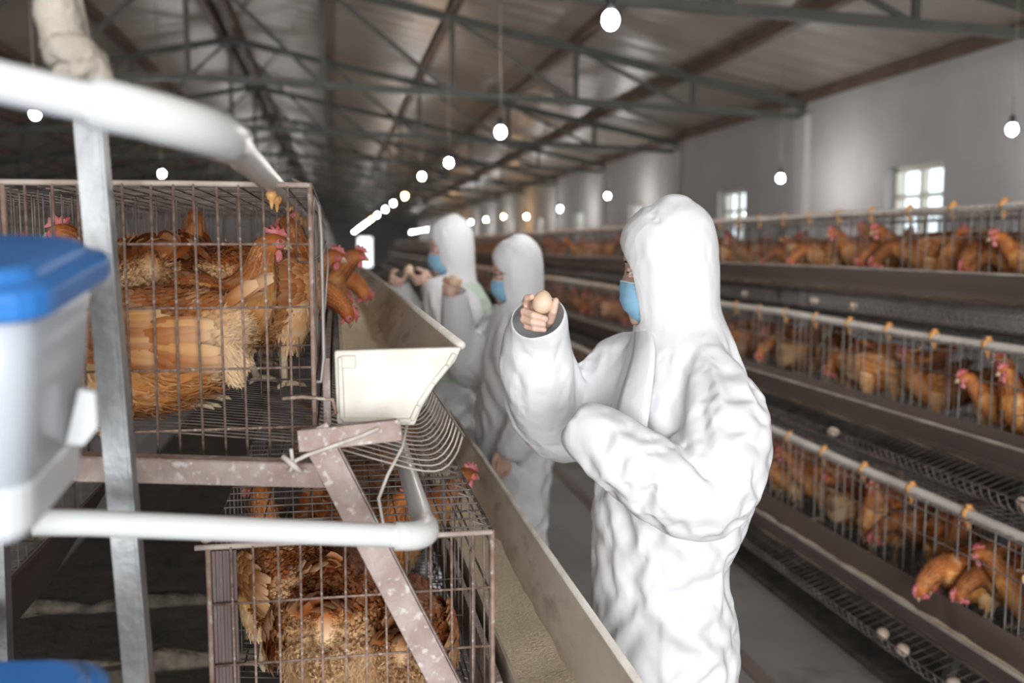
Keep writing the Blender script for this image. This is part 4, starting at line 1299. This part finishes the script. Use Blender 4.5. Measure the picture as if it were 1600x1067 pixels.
def drape(me, goal_fn, grow_fn, iters, seed, gravity=0.0006, seedamp=0.004, bend=0.35, seedscale=11.0):
    """let a slightly oversized cloth buckle: edges want to be longer than the body they hang on"""
    nv = len(me.vertices)
    x = np.empty(nv * 3, np.float32); me.vertices.foreach_get('co', x); x = x.reshape(-1, 3).astype(np.float64)
    nrm = np.empty(nv * 3, np.float32); me.vertices.foreach_get('normal', nrm); nrm = nrm.reshape(-1, 3)
    ne = len(me.edges)
    e = np.empty(ne * 2, np.int32); me.edges.foreach_get('vertices', e); e = e.reshape(-1, 2)
    quads = [tuple(p.vertices) for p in me.polygons if len(p.vertices) == 4]
    dg = np.array([(q[0], q[2]) for q in quads] + [(q[1], q[3]) for q in quads])
    # second-ring pairs along the grid give the cloth its bending stiffness
    nb = [[] for _ in range(nv)]
    for a, b in e: nb[a].append(b); nb[b].append(a)
    b2 = []
    for i in range(nv):
        if len(nb[i]) == 4:
            d = [x[j] - x[i] for j in nb[i]]
            best = min(((float(d[p] @ d[q]), p, q) for p in range(4) for q in range(p + 1, 4)))
            p, q = best[1], best[2]
            b2.append((nb[i][p], nb[i][q]))
            o_ = [k for k in range(4) if k not in (p, q)]
            b2.append((nb[i][o_[0]], nb[i][o_[1]]))
    b2 = np.array(b2)
    x0 = x.copy()
    goal = goal_fn(x0)[:, None]
    cons = []
    for pr, k in ((e, 1.0), (dg, 0.5), (b2, bend)):
        d = x0[pr[:, 1]] - x0[pr[:, 0]]
        l0 = np.linalg.norm(d, axis=1)
        mid = (x0[pr[:, 1]] + x0[pr[:, 0]]) / 2
        l0 = l0 * grow_fn(mid, d / np.maximum(l0, 1e-9)[:, None])
        cons.append((pr, l0, k))
    cnt = np.zeros(nv)
    for pr, l0, k in cons:
        cnt += np.bincount(pr.ravel(), minlength=nv) * k
    cnt = np.maximum(cnt, 1)[:, None]
    rs = np.random.RandomState(seed)
    off = rs.rand(3) * 50
    zs = np.where(x0[:, 2] < 1.0, 0.35, 1.0)
    nz = np.array([mnoise.noise(Vector((p[0], p[1], p[2] * q)) * seedscale + Vector(off)) + 0.5 * mnoise.noise(Vector((p[0], p[1], p[2] * q)) * seedscale * 2.3 + Vector(off)) for p, q in zip(x0, zs)])
    x = x + nrm * (nz * seedamp)[:, None] * (1 - goal)
    v = np.zeros_like(x)
    for it in range(iters):
        xp = x.copy()
        v *= 0.90
        x = x + v
        x[:, 2] -= gravity * (1 - goal[:, 0])
        for sub in range(3):
            acc = np.zeros_like(x)
            for pr, l0, k in cons:
                i, j = pr[:, 0], pr[:, 1]
                d = x[j] - x[i]
                l = np.linalg.norm(d, axis=1)
                c = (d * (0.5 * (l - l0) / np.maximum(l, 1e-9) * k)[:, None])
                for ax in range(3):
                    acc[:, ax] += np.bincount(i, c[:, ax], nv) - np.bincount(j, c[:, ax], nv)
            x = x + acc / cnt * 1.6
        x = x + (x0 - x) * goal
        v = x - xp
    me.vertices.foreach_set('co', x.astype(np.float32).ravel())
    me.update()
    return x0

def refine(me):
    bm = bmesh.new(); bm.from_mesh(me)
    bmesh.ops.subdivide_edges(bm, edges=bm.edges[:], cuts=1, use_grid_fill=True, smooth=0.6)
    bm.to_mesh(me); bm.free(); me.update()

def cut(me, plane_co, plane_no, keep_fn):
    """trim the garment with a plane inside the region keep_fn selects"""
    bm = bmesh.new(); bm.from_mesh(me)
    fs = [f for f in bm.faces if keep_fn(f.calc_center_median())]
    es, vs = set(), set()
    for f in fs: es.update(f.edges); vs.update(f.verts)
    bmesh.ops.bisect_plane(bm, geom=fs + list(es) + list(vs), plane_co=plane_co, plane_no=plane_no, clear_outer=True)
    bnd = [v for v in bm.verts if any(e.is_boundary for e in v.link_edges)]
    bmesh.ops.remove_doubles(bm, verts=bnd, dist=0.006)
    for _ in range(4):
        new = {}
        for v in bm.verts:
            es_ = [e for e in v.link_edges if e.is_boundary]
            if len(es_) == 2:
                new[v] = v.co * 0.5 + (es_[0].other_vert(v).co + es_[1].other_vert(v).co) * 0.25
        for v, c in new.items(): v.co = c
    bm.to_mesh(me); bm.free(); me.update()

def finish(me, name, m, parent, label=None, thick=0.0025, sub=2):
    me.materials.clear(); me.materials.append(m)
    me.polygons.foreach_set('use_smooth', [True] * len(me.polygons))
    o = part(name, me, parent, label=label)
    s = o.modifiers.new('thickness', 'SOLIDIFY'); s.thickness = thick; s.offset = -1
    u = o.modifiers.new('subdivision', 'SUBSURF'); u.levels = sub; u.render_levels = sub
    return o

def capsule_chain(mb, pts, rs, n=10):
    pts = [Vector(p) for p in pts]
    mb.tube(pts, rs, n)
    for p, r_ in ((pts[0], rs[0]), (pts[-1], rs[-1])): mb.sphere(p, r_, n, 8)
    for p, r_ in zip(pts[1:-1], rs[1:-1]): mb.sphere(p, r_ * 1.02, n, 8)

def hand(frame, fingers, palm, name, parent, voxel=0.0024, nails=()):
    """fingers and palm chains in a local frame (millimetres) -> one continuous skin surface"""
    o_, r_, u_, c_ = frame
    W = lambda p: o_ + (r_ * p[0] + u_ * p[1] + c_ * p[2]) * 0.001
    mb = MB()
    for pts, rs in fingers + palm:
        capsule_chain(mb, [W(p) for p in pts], [q * 0.001 for q in rs])
    me = remeshed(mb, voxel, 4)
    me.materials.clear(); me.materials.append(M['skin'])
    h = part(name, me, parent)
    me.polygons.foreach_set('use_smooth', [True] * len(me.polygons))
    for p, nx, along in nails:
        nb = MB()
        n_ = (r_ * nx[0] + u_ * nx[1] + c_ * nx[2]).normalized(); t_ = (r_ * along[0] + u_ * along[1] + c_ * along[2]); t_ = (t_ - n_ * t_.dot(n_)).normalized(); s_ = n_.cross(t_)
        nb.sphere(W(p), (0.0062, 0.0046, 0.0016), 10, 6, rot=Matrix((t_, s_, n_)).transposed())
        part('nail', nb.mesh('nail', M['nail']), h)
    return h

FIST = lambda sx=1: ([
    ([(-26 * sx, -2, -45), (-37 * sx, -1, -18), (-33 * sx, 9, -1), (-23 * sx, 12, 9)], [9, 8.5, 8, 7]),
    ([(-30 * sx, -20, -45), (-40 * sx, -21, -8), (-20 * sx, -27, 13), (6 * sx, -35, 12)], [9.5, 9.2, 8.6, 7.4]),
    ([(-28 * sx, -38, -45), (-41 * sx, -38, -8), (-21 * sx, -42, 10), (2 * sx, -47.5, 8)], [9, 8.6, 8.2, 7.0]),
    ([(-22 * sx, -54, -42), (-34 * sx, -53, -10), (-17 * sx, -56, 5), (4 * sx, -59, 2)], [8, 7.6, 7.2, 6.2]),
    ([(6 * sx, -52, -48), (16 * sx, -40, -20), (23 * sx, -19, 1), (28.5 * sx, 3, 3)], [12, 10.5, 9, 7.4])],
    [([(0, -45, -88), (-22 * sx, -6, -46)], [18, 11]), ([(0, -45, -88), (-26 * sx, -22, -46)], [18, 12]), ([(0, -45, -88), (-24 * sx, -38, -46)], [18, 12]), ([(0, -50, -88), (-18 * sx, -52, -44)], [18, 11]),
     ([(0, -45, -88), (6 * sx, -48, -48)], [18, 13]), ([(2, -52, -120), (0, -47, -85)], [22, 19])])

def head(o, ang, parent, tilt=0.0, glasses=False, mask_drop=0.0, hs=1.0):
    """o = centre of the head between the ears; ang = facing"""
    f = flat(ang); s = flat(ang + 90); u = Vector((0, 0, 1))
    f2 = (f * math.cos(tilt) + u * math.sin(tilt)); u2 = (u * math.cos(tilt) - f * math.sin(tilt))
    W = lambda a, b, c: o + (f2 * a + s * b + u2 * c) * hs
    rows = [  # height, half width, front, back
        (-0.125, 0.045, 0.066, 0.030), (-0.112, 0.055, 0.088, 0.045), (-0.090, 0.064, 0.092, 0.066), (-0.060, 0.071, 0.089, 0.084), (-0.030, 0.074, 0.088, 0.093), (0.0, 0.0755, 0.086, 0.098),
        (0.030, 0.0755, 0.091, 0.100), (0.060, 0.073, 0.088, 0.096), (0.090, 0.060, 0.070, 0.078), (0.110, 0.040, 0.045, 0.052), (0.119, 0.012, 0.014, 0.016)]
    rr = smooth_pts(rows, 30)
    n = 32
    rings = []
    for h, w, a, b in rr:
        ring = []
        for k in range(n):
            t = 2 * PI * k / n
            ca, sa = math.cos(t), math.sin(t)
            x = ca * (a if ca > 0 else b); y = sa * w
            if ca > 0:
                g = math.exp(-(y / 0.011) ** 2)
                nose = max(0, 1 - abs(h + 0.035) / 0.028) if h < -0.035 else max(0, 1 - (h + 0.035) / 0.055)
                x += 0.022 * g * nose
                x -= 0.010 * math.exp(-((abs(y) - 0.032) / 0.014) ** 2 - ((h - 0.002) / 0.012) ** 2)      # eye sockets
                x += 0.004 * math.exp(-((abs(y) - 0.030) / 0.020) ** 2 - ((h - 0.022) / 0.008) ** 2)       # brows
                x += 0.006 * math.exp(-(y / 0.022) ** 2) * (math.exp(-((h + 0.070) / 0.006) ** 2) + math.exp(-((h + 0.083) / 0.006) ** 2))   # lips
            ring.append(W(x, y, h))
        rings.append(ring)
    mb = MB(); loft_rings(mb, rings)
    mb.tube([W(-0.01, 0, -0.19), W(-0.008, 0, -0.09)], 0.052, 20)
    for sy in (1, -1):
        mb.sphere(W(-0.008, 0.076 * sy, -0.012), (0.017, 0.008, 0.030), 12, 8, rot=Matrix((f2, s, u2)).transposed())
    hd = mb.build('head', M['skin'], parent)
    for sy in (1, -1):
        e = MB(); e.sphere(W(0.0715, 0.032 * sy, 0.000), 0.0108, 14, 10)
        eo = e.build('eye', M['white_eye'], hd)
        e = MB()
        e.sphere(W(0.0715, 0.032 * sy, 0.0055), (0.0118, 0.0145, 0.0088), 14, 8, rot=Matrix((f2, s, u2)).transposed())
        e.sphere(W(0.0708, 0.032 * sy, -0.0085), (0.0112, 0.014, 0.0062), 14, 8, rot=Matrix((f2, s, u2)).transposed())
        e.build('eyelids', M['skin'], hd)
        e = MB(); e.sphere(W(0.0785, 0.032 * sy, -0.0015), 0.0046, 10, 8)
        e.tube([W(0.076, 0.018 * sy, -0.002), W(0.0835, 0.030 * sy, 0.0010), W(0.0765, 0.046 * sy, -0.0005)], 0.0015, 6)
        e.build('iris_and_lashes', M['hair'], hd)
        e = MB(); e.tube([W(0.0865, 0.016 * sy, 0.020), W(0.0855, 0.030 * sy, 0.024), W(0.0725, 0.048 * sy, 0.020)], [0.0012, 0.0022, 0.001], 6)
        e.build('eyebrow', M['hair'], hd)
    hm = MB()       # cap of hair under the hood
    hr = []
    for h, w, a, b in rr[16:]:
        hr.append([W(math.cos(2 * PI * k / n) * (a * 0.72 if math.cos(2 * PI * k / n) > 0 else b + 0.003), math.sin(2 * PI * k / n) * (w + 0.004), h + 0.004) for k in range(n)])
    loft_rings(hm, hr[5:]); hm.build('hair', M['hair'], parent)
    # pleated surgical mask: a shell over nose, mouth and chin
    mk, ed = MB(), MB()
    nu, nw = 22, 20
    vs, fs = [], []
    for i in range(nu + 1):
        q = i / nu
        h = -0.018 - 0.100 * q - mask_drop
        for k in range(nw + 1):
            t = -1.20 + 2.40 * k / nw
            bulge = 0.112 - 0.055 * max(0, q - 0.45) ** 1.4 * 1.6 - 0.012 * (1 - q) ** 3
            pleat = 0.0022 * (1 if int(q * 9) % 2 else 0) if 0.15 < q < 0.85 else 0
            x = math.cos(t) * (bulge + pleat) - 0.006
            y = math.sin(t) * 0.079
            x += 0.010 * math.exp(-(y / 0.016) ** 2) * max(0, 1 - q * 1.6)
            z = h + 0.008 * math.sin(t) ** 2 * (2 * q - 1) * 1.5
            vs.append(W(x, y, z))
    for i in range(nu):
        for k in range(nw):
            a = i * (nw + 1) + k
            fs.append((a, a + 1, a + nw + 2, a + nw + 1))
    mk.add(vs, fs)
    mo = mk.build('face_mask', M['mask'], parent)
    sl = mo.modifiers.new('thickness', 'SOLIDIFY'); sl.thickness = 0.0015
    for row in (0, 2):
        ed.tube([vs[row * (nw + 1) + k] for k in range(nw + 1)], 0.0022 if row == 0 else 0.0011, 6)
    ed.tube([vs[nu * (nw + 1) + k] for k in range(nw + 1)], 0.002, 6)
    for k, sg in ((0, -1), (nw, 1)):
        ed.tube([vs[k], W(0.02, sg * 0.083, 0.010), W(-0.012, sg * 0.085, 0.022)], 0.0014, 6)
        ed.tube([vs[nu * (nw + 1) + k], W(0.01, sg * 0.082, -0.045), W(-0.014, sg * 0.084, -0.035)], 0.0014, 6)
    ed.build('mask_edging', M['mask_edge'], mo)
    if glasses:
        g = MB()
        for sy in (1, -1):
            c = [W(0.105 - 0.004 * abs(math.cos(t)), 0.034 * sy + 0.024 * math.cos(t), -0.004 + 0.018 * math.sin(t)) for t in [2 * PI * q / 16 for q in range(17)]]
            g.tube(c, 0.0018, 6, False)
            g.tube([W(0.102, 0.058 * sy, 0.004), W(0.06, 0.078 * sy, 0.006), W(-0.01, 0.082 * sy, 0.004)], 0.0018, 6)
        g.tube([W(0.105, -0.010, 0.0), W(0.108, 0, 0.002), W(0.105, 0.010, 0.0)], 0.0016, 6)
        g.build('glasses', M['glasses'], parent)
    return W, f2, s, u2

def hood_rings(mb, W, f2, s, u2, o, base):
    rows = [  # height, centre forward, half width, front, back
        (-0.17, -0.012, 0.105, 0.085, 0.095), (-0.13, -0.008, 0.092, 0.090, 0.094), (-0.09, -0.006, 0.089, 0.096, 0.098), (-0.04, -0.004, 0.091, 0.097, 0.104), (0.02, 0.0, 0.093, 0.099, 0.111),
        (0.07, 0.0, 0.090, 0.099, 0.110), (0.105, -0.004, 0.076, 0.086, 0.097), (0.132, -0.010, 0.054, 0.062, 0.070), (0.148, -0.012, 0.026, 0.030, 0.034)]
    rr = smooth_pts(rows, 22)
    n = 28
    rings = []
    for h, cf, w, a, b in rr:
        rings.append([W(cf + math.cos(2 * PI * k / n) * (a if math.cos(2 * PI * k / n) > 0 else b), math.sin(2 * PI * k / n) * w, h) for k in range(n)])
    loft_rings(mb, rings)
    mb.sphere(W(-0.03, 0.01, 0.150), (0.034, 0.018, 0.016), 10, 8)

def rebase(p):
    """children were modelled in room coordinates: keep them there under the placed Empty"""
    for c in p.children:
        c.matrix_parent_inverse = Matrix.Translation(-p.location)
def hand_frame(o, toward):
    """right / up / toward axes for a hand at o whose palm looks along `toward` (horizontal)"""
    c = Vector(toward).normalized(); u = Vector((0, 0, 1)); r = u.cross(c).normalized()
    return (Vector(o), r, u, c)
VIEW = lambda o: Vector((-o[0], -o[1], 0)).normalized()

def coverall(parts_fn, voxel, smooth_it, goal, grow, iters, seed, cuts, parent, name='coverall', m=None, gravity=0.00025, seedamp=0.006, bend=0.8, seedscale=8.0):
    mb = MB(); parts_fn(mb)
    me = remeshed(mb, voxel, smooth_it)
    drape(me, goal, grow, iters, seed, gravity, seedamp, bend, seedscale)
    refine(me)
    drape(me, lambda x: np.maximum(0.03, np.minimum(0.3, goal(x) * 3)), lambda mid, d: 1 + (grow(mid, d) - 1) * 0.25 + 0.004, max(12, iters // 4), seed + 1, 0.0, seedamp * 0.3, 0.5, seedscale * 1.6)
    for co, no, kf in cuts: cut(me, co, no, kf)
    return finish(me, name, m or M['coverall'], parent)

# ---- the person in front
p1 = thing('person', (0.71, 1.96, 0), 0, 'large front person in white hooded coverall, arms folded close, holding up an egg', 'person', None)
H1 = Vector((0.701, 1.977, 1.530)); A1 = 153
W, f2, s2, u2 = head(H1, A1, p1, tilt=-0.10)
FA = 186
fx, sx_ = flat(FA), flat(FA + 90)
def torso1(mb):
    rows = [  # z, cx, cy, half side, half front-back
        (0.30, 0.700, 1.965, 0.165, 0.150), (0.45, 0.702, 1.965, 0.172, 0.156), (0.60, 0.704, 1.965, 0.178, 0.158), (0.75, 0.701, 1.965, 0.180, 0.156), (0.85, 0.694, 1.965, 0.178, 0.148), (0.92, 0.686, 1.965, 0.172, 0.138),
        (1.02, 0.708, 1.965, 0.180, 0.160), (1.14, 0.728, 1.965, 0.185, 0.165), (1.25, 0.735, 1.965, 0.188, 0.152), (1.33, 0.730, 1.965, 0.172, 0.124), (1.385, 0.735, 1.967, 0.120, 0.104), (1.43, 0.728, 1.968, 0.090, 0.095)]
    rr = smooth_pts(rows, 34)
    loft_rings(mb, [ering((cx, cy, z), (sx_, fx), a, b) for z, cx, cy, a, b in rr])
    # trouser legs, almost touching
    for sg in (1, -1):
        c = Vector((0.70, 1.965, 0)) + sx_ * (0.088 * sg)
        lr = [(0.02, 0.075, 0.078), (0.12, 0.088, 0.092), (0.30, 0.096, 0.112), (0.42, 0.10, 0.125)]
        loft_rings(mb, [ering((c.x, c.y, z), (sx_, fx), a, b) for z, a, b in lr])
    hood_rings(mb, W, f2, s2, u2, H1, None)
    def sleeve(pts, n=26):
        P_ = smooth_pts(pts, n)
        mb.tube([p[:3] for p in P_], [p[3] for p in P_], 20)
    # near arm folded across, hand drawn back inside the cuff
    sleeve([(0.745, 1.86, 1.330, 0.07), (0.758, 1.79, 1.275, 0.088), (0.732, 1.745, 1.195, 0.088), (0.69, 1.722, 1.140, 0.082), (0.625, 1.722, 1.158, 0.078), (0.55, 1.745, 1.208, 0.072), (0.485, 1.785, 1.256, 0.060), (0.45, 1.80, 1.282, 0.044)])
    # far arm raised, wide cuff turned to the camera
    sleeve([(0.705, 2.07, 1.33, 0.06), (0.640, 2.13, 1.295, 0.086), (0.570, 2.17, 1.22, 0.086), (0.515, 2.165, 1.195, 0.084), (0.462, 2.12, 1.255, 0.086), (0.437, 2.075, 1.325, 0.084), (0.430, 2.06, 1.375, 0.076), (0.429, 2.02, 1.415, 0.064), (0.410, 1.985, 1.455, 0.059), (0.378, 1.935, 1.51, 0.057)])
CUFF = Vector((0.424, 2.008, 1.428)); CN = Vector((-0.36, -0.60, 0.70)).normalized()
HC = H1 + Vector((0, 0, 0))
def hoodcoord(p):
    d = Vector(p) - H1
    return d.dot(f2), d.dot(s2), d.dot(u2)
def goal1(x):
    g = np.full(len(x), 0.006)
    d = x - np.array(H1)
    fw = d @ np.array(f2); hh = d @ np.array(u2)
    g = np.where((hh > -0.16), 0.05, g)
    g = np.where((hh > -0.14) & (fw > 0.03), 0.25, g)
    g = np.where((x[:, 2] < 0.5), 0.03, g)
    g = np.where(np.linalg.norm(x - np.array(CUFF), axis=1) < 0.13, 0.10, g)
    return g
def grow1(mid, d):
    z = mid[:, 2]
    g = np.full(len(mid), 1.03)
    arm = (mid[:, 1] < 1.80) | (mid[:, 0] < 0.56) & (z > 1.0)
    horiz = 1 - np.abs(d[:, 2])
    g = np.where(z < 1.0, 1.002 + 0.034 * horiz, g)
    g = np.where((z >= 1.0) & ~arm, 1.05 + 0.03 * horiz, g)
    g = np.where(arm, 1.075, g)
    dd = mid - np.array(H1)
    g = np.where(dd @ np.array(u2) > -0.13, 1.03, g)
    return g
# opening of the hood: everything in front of this plane, at face height
OC = H1 + f2 * 0.066
ON = (f2 * 1.0 - u2 * 0.50).normalized()
ON2 = (f2 * 1.0 - u2 * 0.10).normalized()
def face_zone(c):
    a, b, h = hoodcoord(c)
    return -0.02 < a < 0.16 and abs(b) < 0.13 and 0 <= h < 0.108
def face_zone2(c):
    a, b, h = hoodcoord(c)
    return -0.02 < a < 0.16 and abs(b) < 0.13 and -0.108 < h < 0.004
def cuff_zone(c): return (Vector(c) - CUFF).length < 0.21 and c.z > 1.30 and c.x < 0.56
c1 = coverall(torso1, 0.021, 2, goal1, grow1, 70, 3, [(OC, ON, face_zone), (OC, ON2, face_zone2), (CUFF, CN, cuff_zone)], p1)
EGG1 = Vector((0.431, 2.0, 1.459))
hand(hand_frame(EGG1, VIEW(EGG1)), *FIST(1), 'hand', p1, nails=[((3, -32.5, 19), (0.35, 0.3, 0.9), (1, -.4, 0)), ((0, -45.5, 14.2), (0.35, 0.25, 0.9), (1, -.3, 0)), ((1.5, -57, 7.5), (0.4, 0.25, 0.85), (1, -.2, 0))])
def held_egg(o, label):
    m = MB(); m.sphere((0, 0, 0), (0.0218, 0.0218, 0.0255), 28, 20, egg=0.13)
    e = m.build('egg', M['egg']); e.location = o; e.rotation_euler = (0.1, 0.15, 0)
    return tag(e, label, 'egg')
held_egg(EGG1, 'brown egg held up between the fingers of the person in front')
# open collar flap standing up under the mask
fl = MB()
F_pts = [(H1 + f2 * 0.078 - u2 * 0.118 - s2 * 0.0, H1 + f2 * 0.040 - u2 * 0.112 + s2 * 0.055), (Vector((0.612, 1.93, 1.35)), Vector((0.640, 1.87, 1.36))), (Vector((0.572, 1.90, 1.25)), Vector((0.618, 1.835, 1.25))), (Vector((0.556, 1.90, 1.16)), Vector((0.60, 1.82, 1.16)))]
vs, fs = [], []
P_ = smooth_pts([(*a, *b) for a, b in F_pts], 14)
for q in P_:
    a, b = Vector(q[:3]), Vector(q[3:])
    for k in range(6):
        t = k / 5
        vs.append(a.lerp(b, t) + Vector((-0.006, -0.006, 0.002)) * math.sin(t * PI))
for i in range(13):
    for k in range(5): fs.append((i * 6 + k, i * 6 + k + 1, i * 6 + k + 7, i * 6 + k + 6))
fl.add(vs, fs)
fo = fl.build('zip_flap', M['coverall'], p1)
sd = fo.modifiers.new('thickness', 'SOLIDIFY'); sd.thickness = 0.004
rebase(p1)
# ---- the two people behind
DOWN = ([
    ([(-24, -20, 0), (-25, -48, 6), (-22, -62, 20), (-18, -58, 32)], [9, 8.6, 8, 7]),
    ([(-8, -22, 0), (-8, -54, 6), (-7, -70, 20), (-5, -66, 34)], [9.2, 8.8, 8.2, 7]),
    ([(9, -21, 0), (9, -50, 6), (8, -66, 20), (8, -62, 33)], [9, 8.5, 8, 7]),
    ([(24, -17, 0), (24, -42, 6), (22, -54, 18), (21, -51, 29)], [8, 7.5, 7, 6]),
    ([(-26, 18, 8), (-36, -6, 20), (-34, -28, 30), (-26, -42, 36)], [11, 10, 9, 7.5])],
    [([(0, 50, 0), (-22, -18, 0)], [19, 11]), ([(0, 50, 0), (-7, -20, 0)], [19, 12]), ([(0, 50, 0), (8, -19, 0)], [19, 12]), ([(0, 50, 0), (22, -15, 0)], [18, 11])])

def far_person(root, Hc, ang, fa, cx, cy, rows, sleeves, cuffs, seed, glasses, legs, gown=None):
    W, f2, s2, u2 = head(Hc, ang, root, tilt=-0.10, glasses=glasses)
    fx, sx = flat(fa), flat(fa + 90)
    def build(mb):
        rr = smooth_pts(rows, 28)
        loft_rings(mb, [ering((cx + dx, cy + dy, z), (sx, fx), a, b) for z, dx, dy, a, b in rr])
        for sg in (1, -1):
            c = Vector((cx, cy, 0)) + sx * (legs * sg)
            loft_rings(mb, [ering((c.x + ddx, c.y, z), (sx, fx), a, b) for z, a, b, ddx in [(0.0, 0.065, 0.125, -0.035), (0.05, 0.062, 0.115, -0.03), (0.10, 0.078, 0.085, 0.0), (0.22, 0.092, 0.102, 0.0), (0.45, 0.098, 0.11, 0.0), (0.66, 0.10, 0.12, 0.0), (0.80, 0.10, 0.13, 0.0)]])
        hood_rings(mb, W, f2, s2, u2, Hc, None)
        for pts in sleeves:
            P_ = smooth_pts(pts, 24)
            mb.tube([p[:3] for p in P_], [p[3] for p in P_], 18)
    def hc(p):
        d = Vector(p) - Hc
        return d.dot(f2), d.dot(s2), d.dot(u2)
    def goal(x):
        d = x - np.array(Hc)
        g = np.full(len(x), 0.008)
        hh = d @ np.array(u2)
        g = np.where(hh > -0.16, 0.06, g)
        g = np.where((hh > -0.14) & (d @ np.array(f2) > 0.03), 0.25, g)
        g = np.where(x[:, 2] < 0.2, 0.15, g)
        for c, n_, z0 in cuffs: g = np.where(np.linalg.norm(x - np.array(c), axis=1) < 0.11, 0.1, g)
        return g
    def grow(mid, d):
        horiz = 1 - np.abs(d[:, 2])
        g = np.where(mid[:, 2] < 0.95, 1.02 + 0.055 * horiz, 1.06)
        return np.where((mid - np.array(Hc)) @ np.array(u2) > -0.13, 1.03, g)
    up_zone = lambda c: -0.02 < hc(c)[0] < 0.15 and abs(hc(c)[1]) < 0.13 and 0 <= hc(c)[2] < 0.108
    lo_zone = lambda c: -0.02 < hc(c)[0] < 0.15 and abs(hc(c)[1]) < 0.13 and -0.102 < hc(c)[2] < 0.004
    OC_ = Hc + f2 * 0.062
    cs = [(OC_, (f2 - u2 * 0.5).normalized(), up_zone), (OC_, (f2 - u2 * 0.10).normalized(), lo_zone)]
    for c, n_, r_ in cuffs:
        cs.append((Vector(c), Vector(n_).normalized(), (lambda c_: (lambda p: (Vector(p) - Vector(c_)).length < 0.085))(c)))
    coverall(build, 0.026, 2, goal, grow, 60, seed, cs, root)
    if gown:
        def gb(mb):
            rr = smooth_pts(gown, 20)
            loft_rings(mb, [ering((cx + dx, cy + dy, z), (sx, fx), a, b) for z, dx, dy, a, b in rr])
        coverall(gb, 0.026, 2, lambda x: np.full(len(x), 0.02), lambda m_, d: np.full(len(m_), 1.05), 40, seed + 5, [], root, 'gown', M['gown'])
    return W

p2 = thing('person', (0.70, 3.80, 0), 0, 'person in white coverall with glasses in the middle, one fist hanging, egg raised', 'person')
ROWS2 = [(0.72, 0, 0, 0.175, 0.155), (0.90, 0.0, 0, 0.175, 0.155), (1.02, 0.005, 0, 0.175, 0.15), (1.14, 0.012, 0, 0.185, 0.155), (1.22, 0.012, 0, 0.18, 0.135), (1.285, 0.01, 0, 0.155, 0.11), (1.325, 0.008, 0, 0.11, 0.095), (1.37, 0.006, 0, 0.088, 0.09)]
E2h = Vector((0.452, 3.76, 1.440))
far_person(p2, Vector((0.712, 3.80, 1.468)), 171, 184, 0.705, 3.80, ROWS2,
    [[(0.715, 3.69, 1.275, 0.066), (0.735, 3.63, 1.22, 0.086), (0.745, 3.60, 1.10, 0.088), (0.730, 3.585, 0.98, 0.084), (0.685, 3.58, 0.88, 0.078), (0.650, 3.58, 0.825, 0.066), (0.635, 3.58, 0.795, 0.046)],
     [(0.69, 3.90, 1.275, 0.06), (0.635, 3.965, 1.22, 0.084), (0.575, 3.975, 1.12, 0.084), (0.53, 3.94, 1.10, 0.08), (0.492, 3.88, 1.17, 0.076), (0.474, 3.84, 1.28, 0.068), (0.466, 3.825, 1.36, 0.058), (0.461, 3.81, 1.42, 0.052), (0.458, 3.803, 1.455, 0.046)]],
    [((0.463, 3.815, 1.398), (-0.08, -0.30, 0.95), 0.1)], 21, True, 0.085)
hand(hand_frame((0.622, 3.575, 0.765), (-0.5, -0.9, 0)), *DOWN, 'hand', p2, 0.003)
hand(hand_frame(E2h, VIEW(E2h)), *FIST(1), 'hand', p2, 0.003)
rebase(p2)
held_egg(E2h, 'egg held up in the raised hand of the middle person')

p3 = thing('person', (0.53, 4.42, 0), 0, 'farthest person, in a pale green gown over white coverall, holding an egg with both hands', 'person')
ROWS3 = [(0.75, 0, 0, 0.175, 0.145), (0.95, 0, 0, 0.175, 0.145), (1.08, 0.0, 0, 0.178, 0.15), (1.22, 0.02, 0, 0.19, 0.155), (1.31, 0.025, 0, 0.185, 0.14), (1.38, 0.02, 0, 0.155, 0.11), (1.42, 0.012, 0, 0.11, 0.095), (1.47, 0.0, 0, 0.09, 0.09)]
GOWN3 = [(0.98, 0.0, 0, 0.192, 0.162), (1.05, 0.0, 0, 0.196, 0.166), (1.22, 0.02, 0, 0.206, 0.172), (1.31, 0.025, 0, 0.20, 0.155), (1.385, 0.02, 0, 0.165, 0.12), (1.42, 0.012, 0, 0.115, 0.10)]
E3h = Vector((0.322, 4.36, 1.468))
far_person(p3, Vector((0.520, 4.42, 1.566)), 177, 182, 0.525, 4.42, ROWS3,
    [[(0.545, 4.29, 1.37, 0.066), (0.555, 4.225, 1.31, 0.084), (0.53, 4.205, 1.225, 0.084), (0.485, 4.205, 1.205, 0.08), (0.455, 4.24, 1.27, 0.074), (0.440, 4.31, 1.345, 0.064), (0.425, 4.37, 1.40, 0.054), (0.410, 4.41, 1.45, 0.05)],
     [(0.52, 4.54, 1.37, 0.06), (0.495, 4.60, 1.31, 0.08), (0.44, 4.60, 1.23, 0.082), (0.38, 4.57, 1.225, 0.078), (0.325, 4.53, 1.29, 0.07), (0.29, 4.515, 1.37, 0.058), (0.275, 4.50, 1.42, 0.052), (0.265, 4.49, 1.48, 0.05)]],
    [((0.424, 4.372, 1.405), (-0.3, 0.55, 0.78), 0.1), ((0.276, 4.50, 1.405), (-0.1, -0.25, 0.96), 0.1)], 33, False, 0.085, GOWN3)
hand(hand_frame(E3h + Vector((0.03, -0.005, -0.005)), (-0.9, -0.5, 0)), *FIST(-1), 'hand', p3, 0.003)
hand(hand_frame((0.288, 4.42, 1.455), (0.3, -1, 0)), *FIST(1), 'hand', p3, 0.003)
rebase(p3)
held_egg(E3h, 'egg held between both hands of the farthest person')
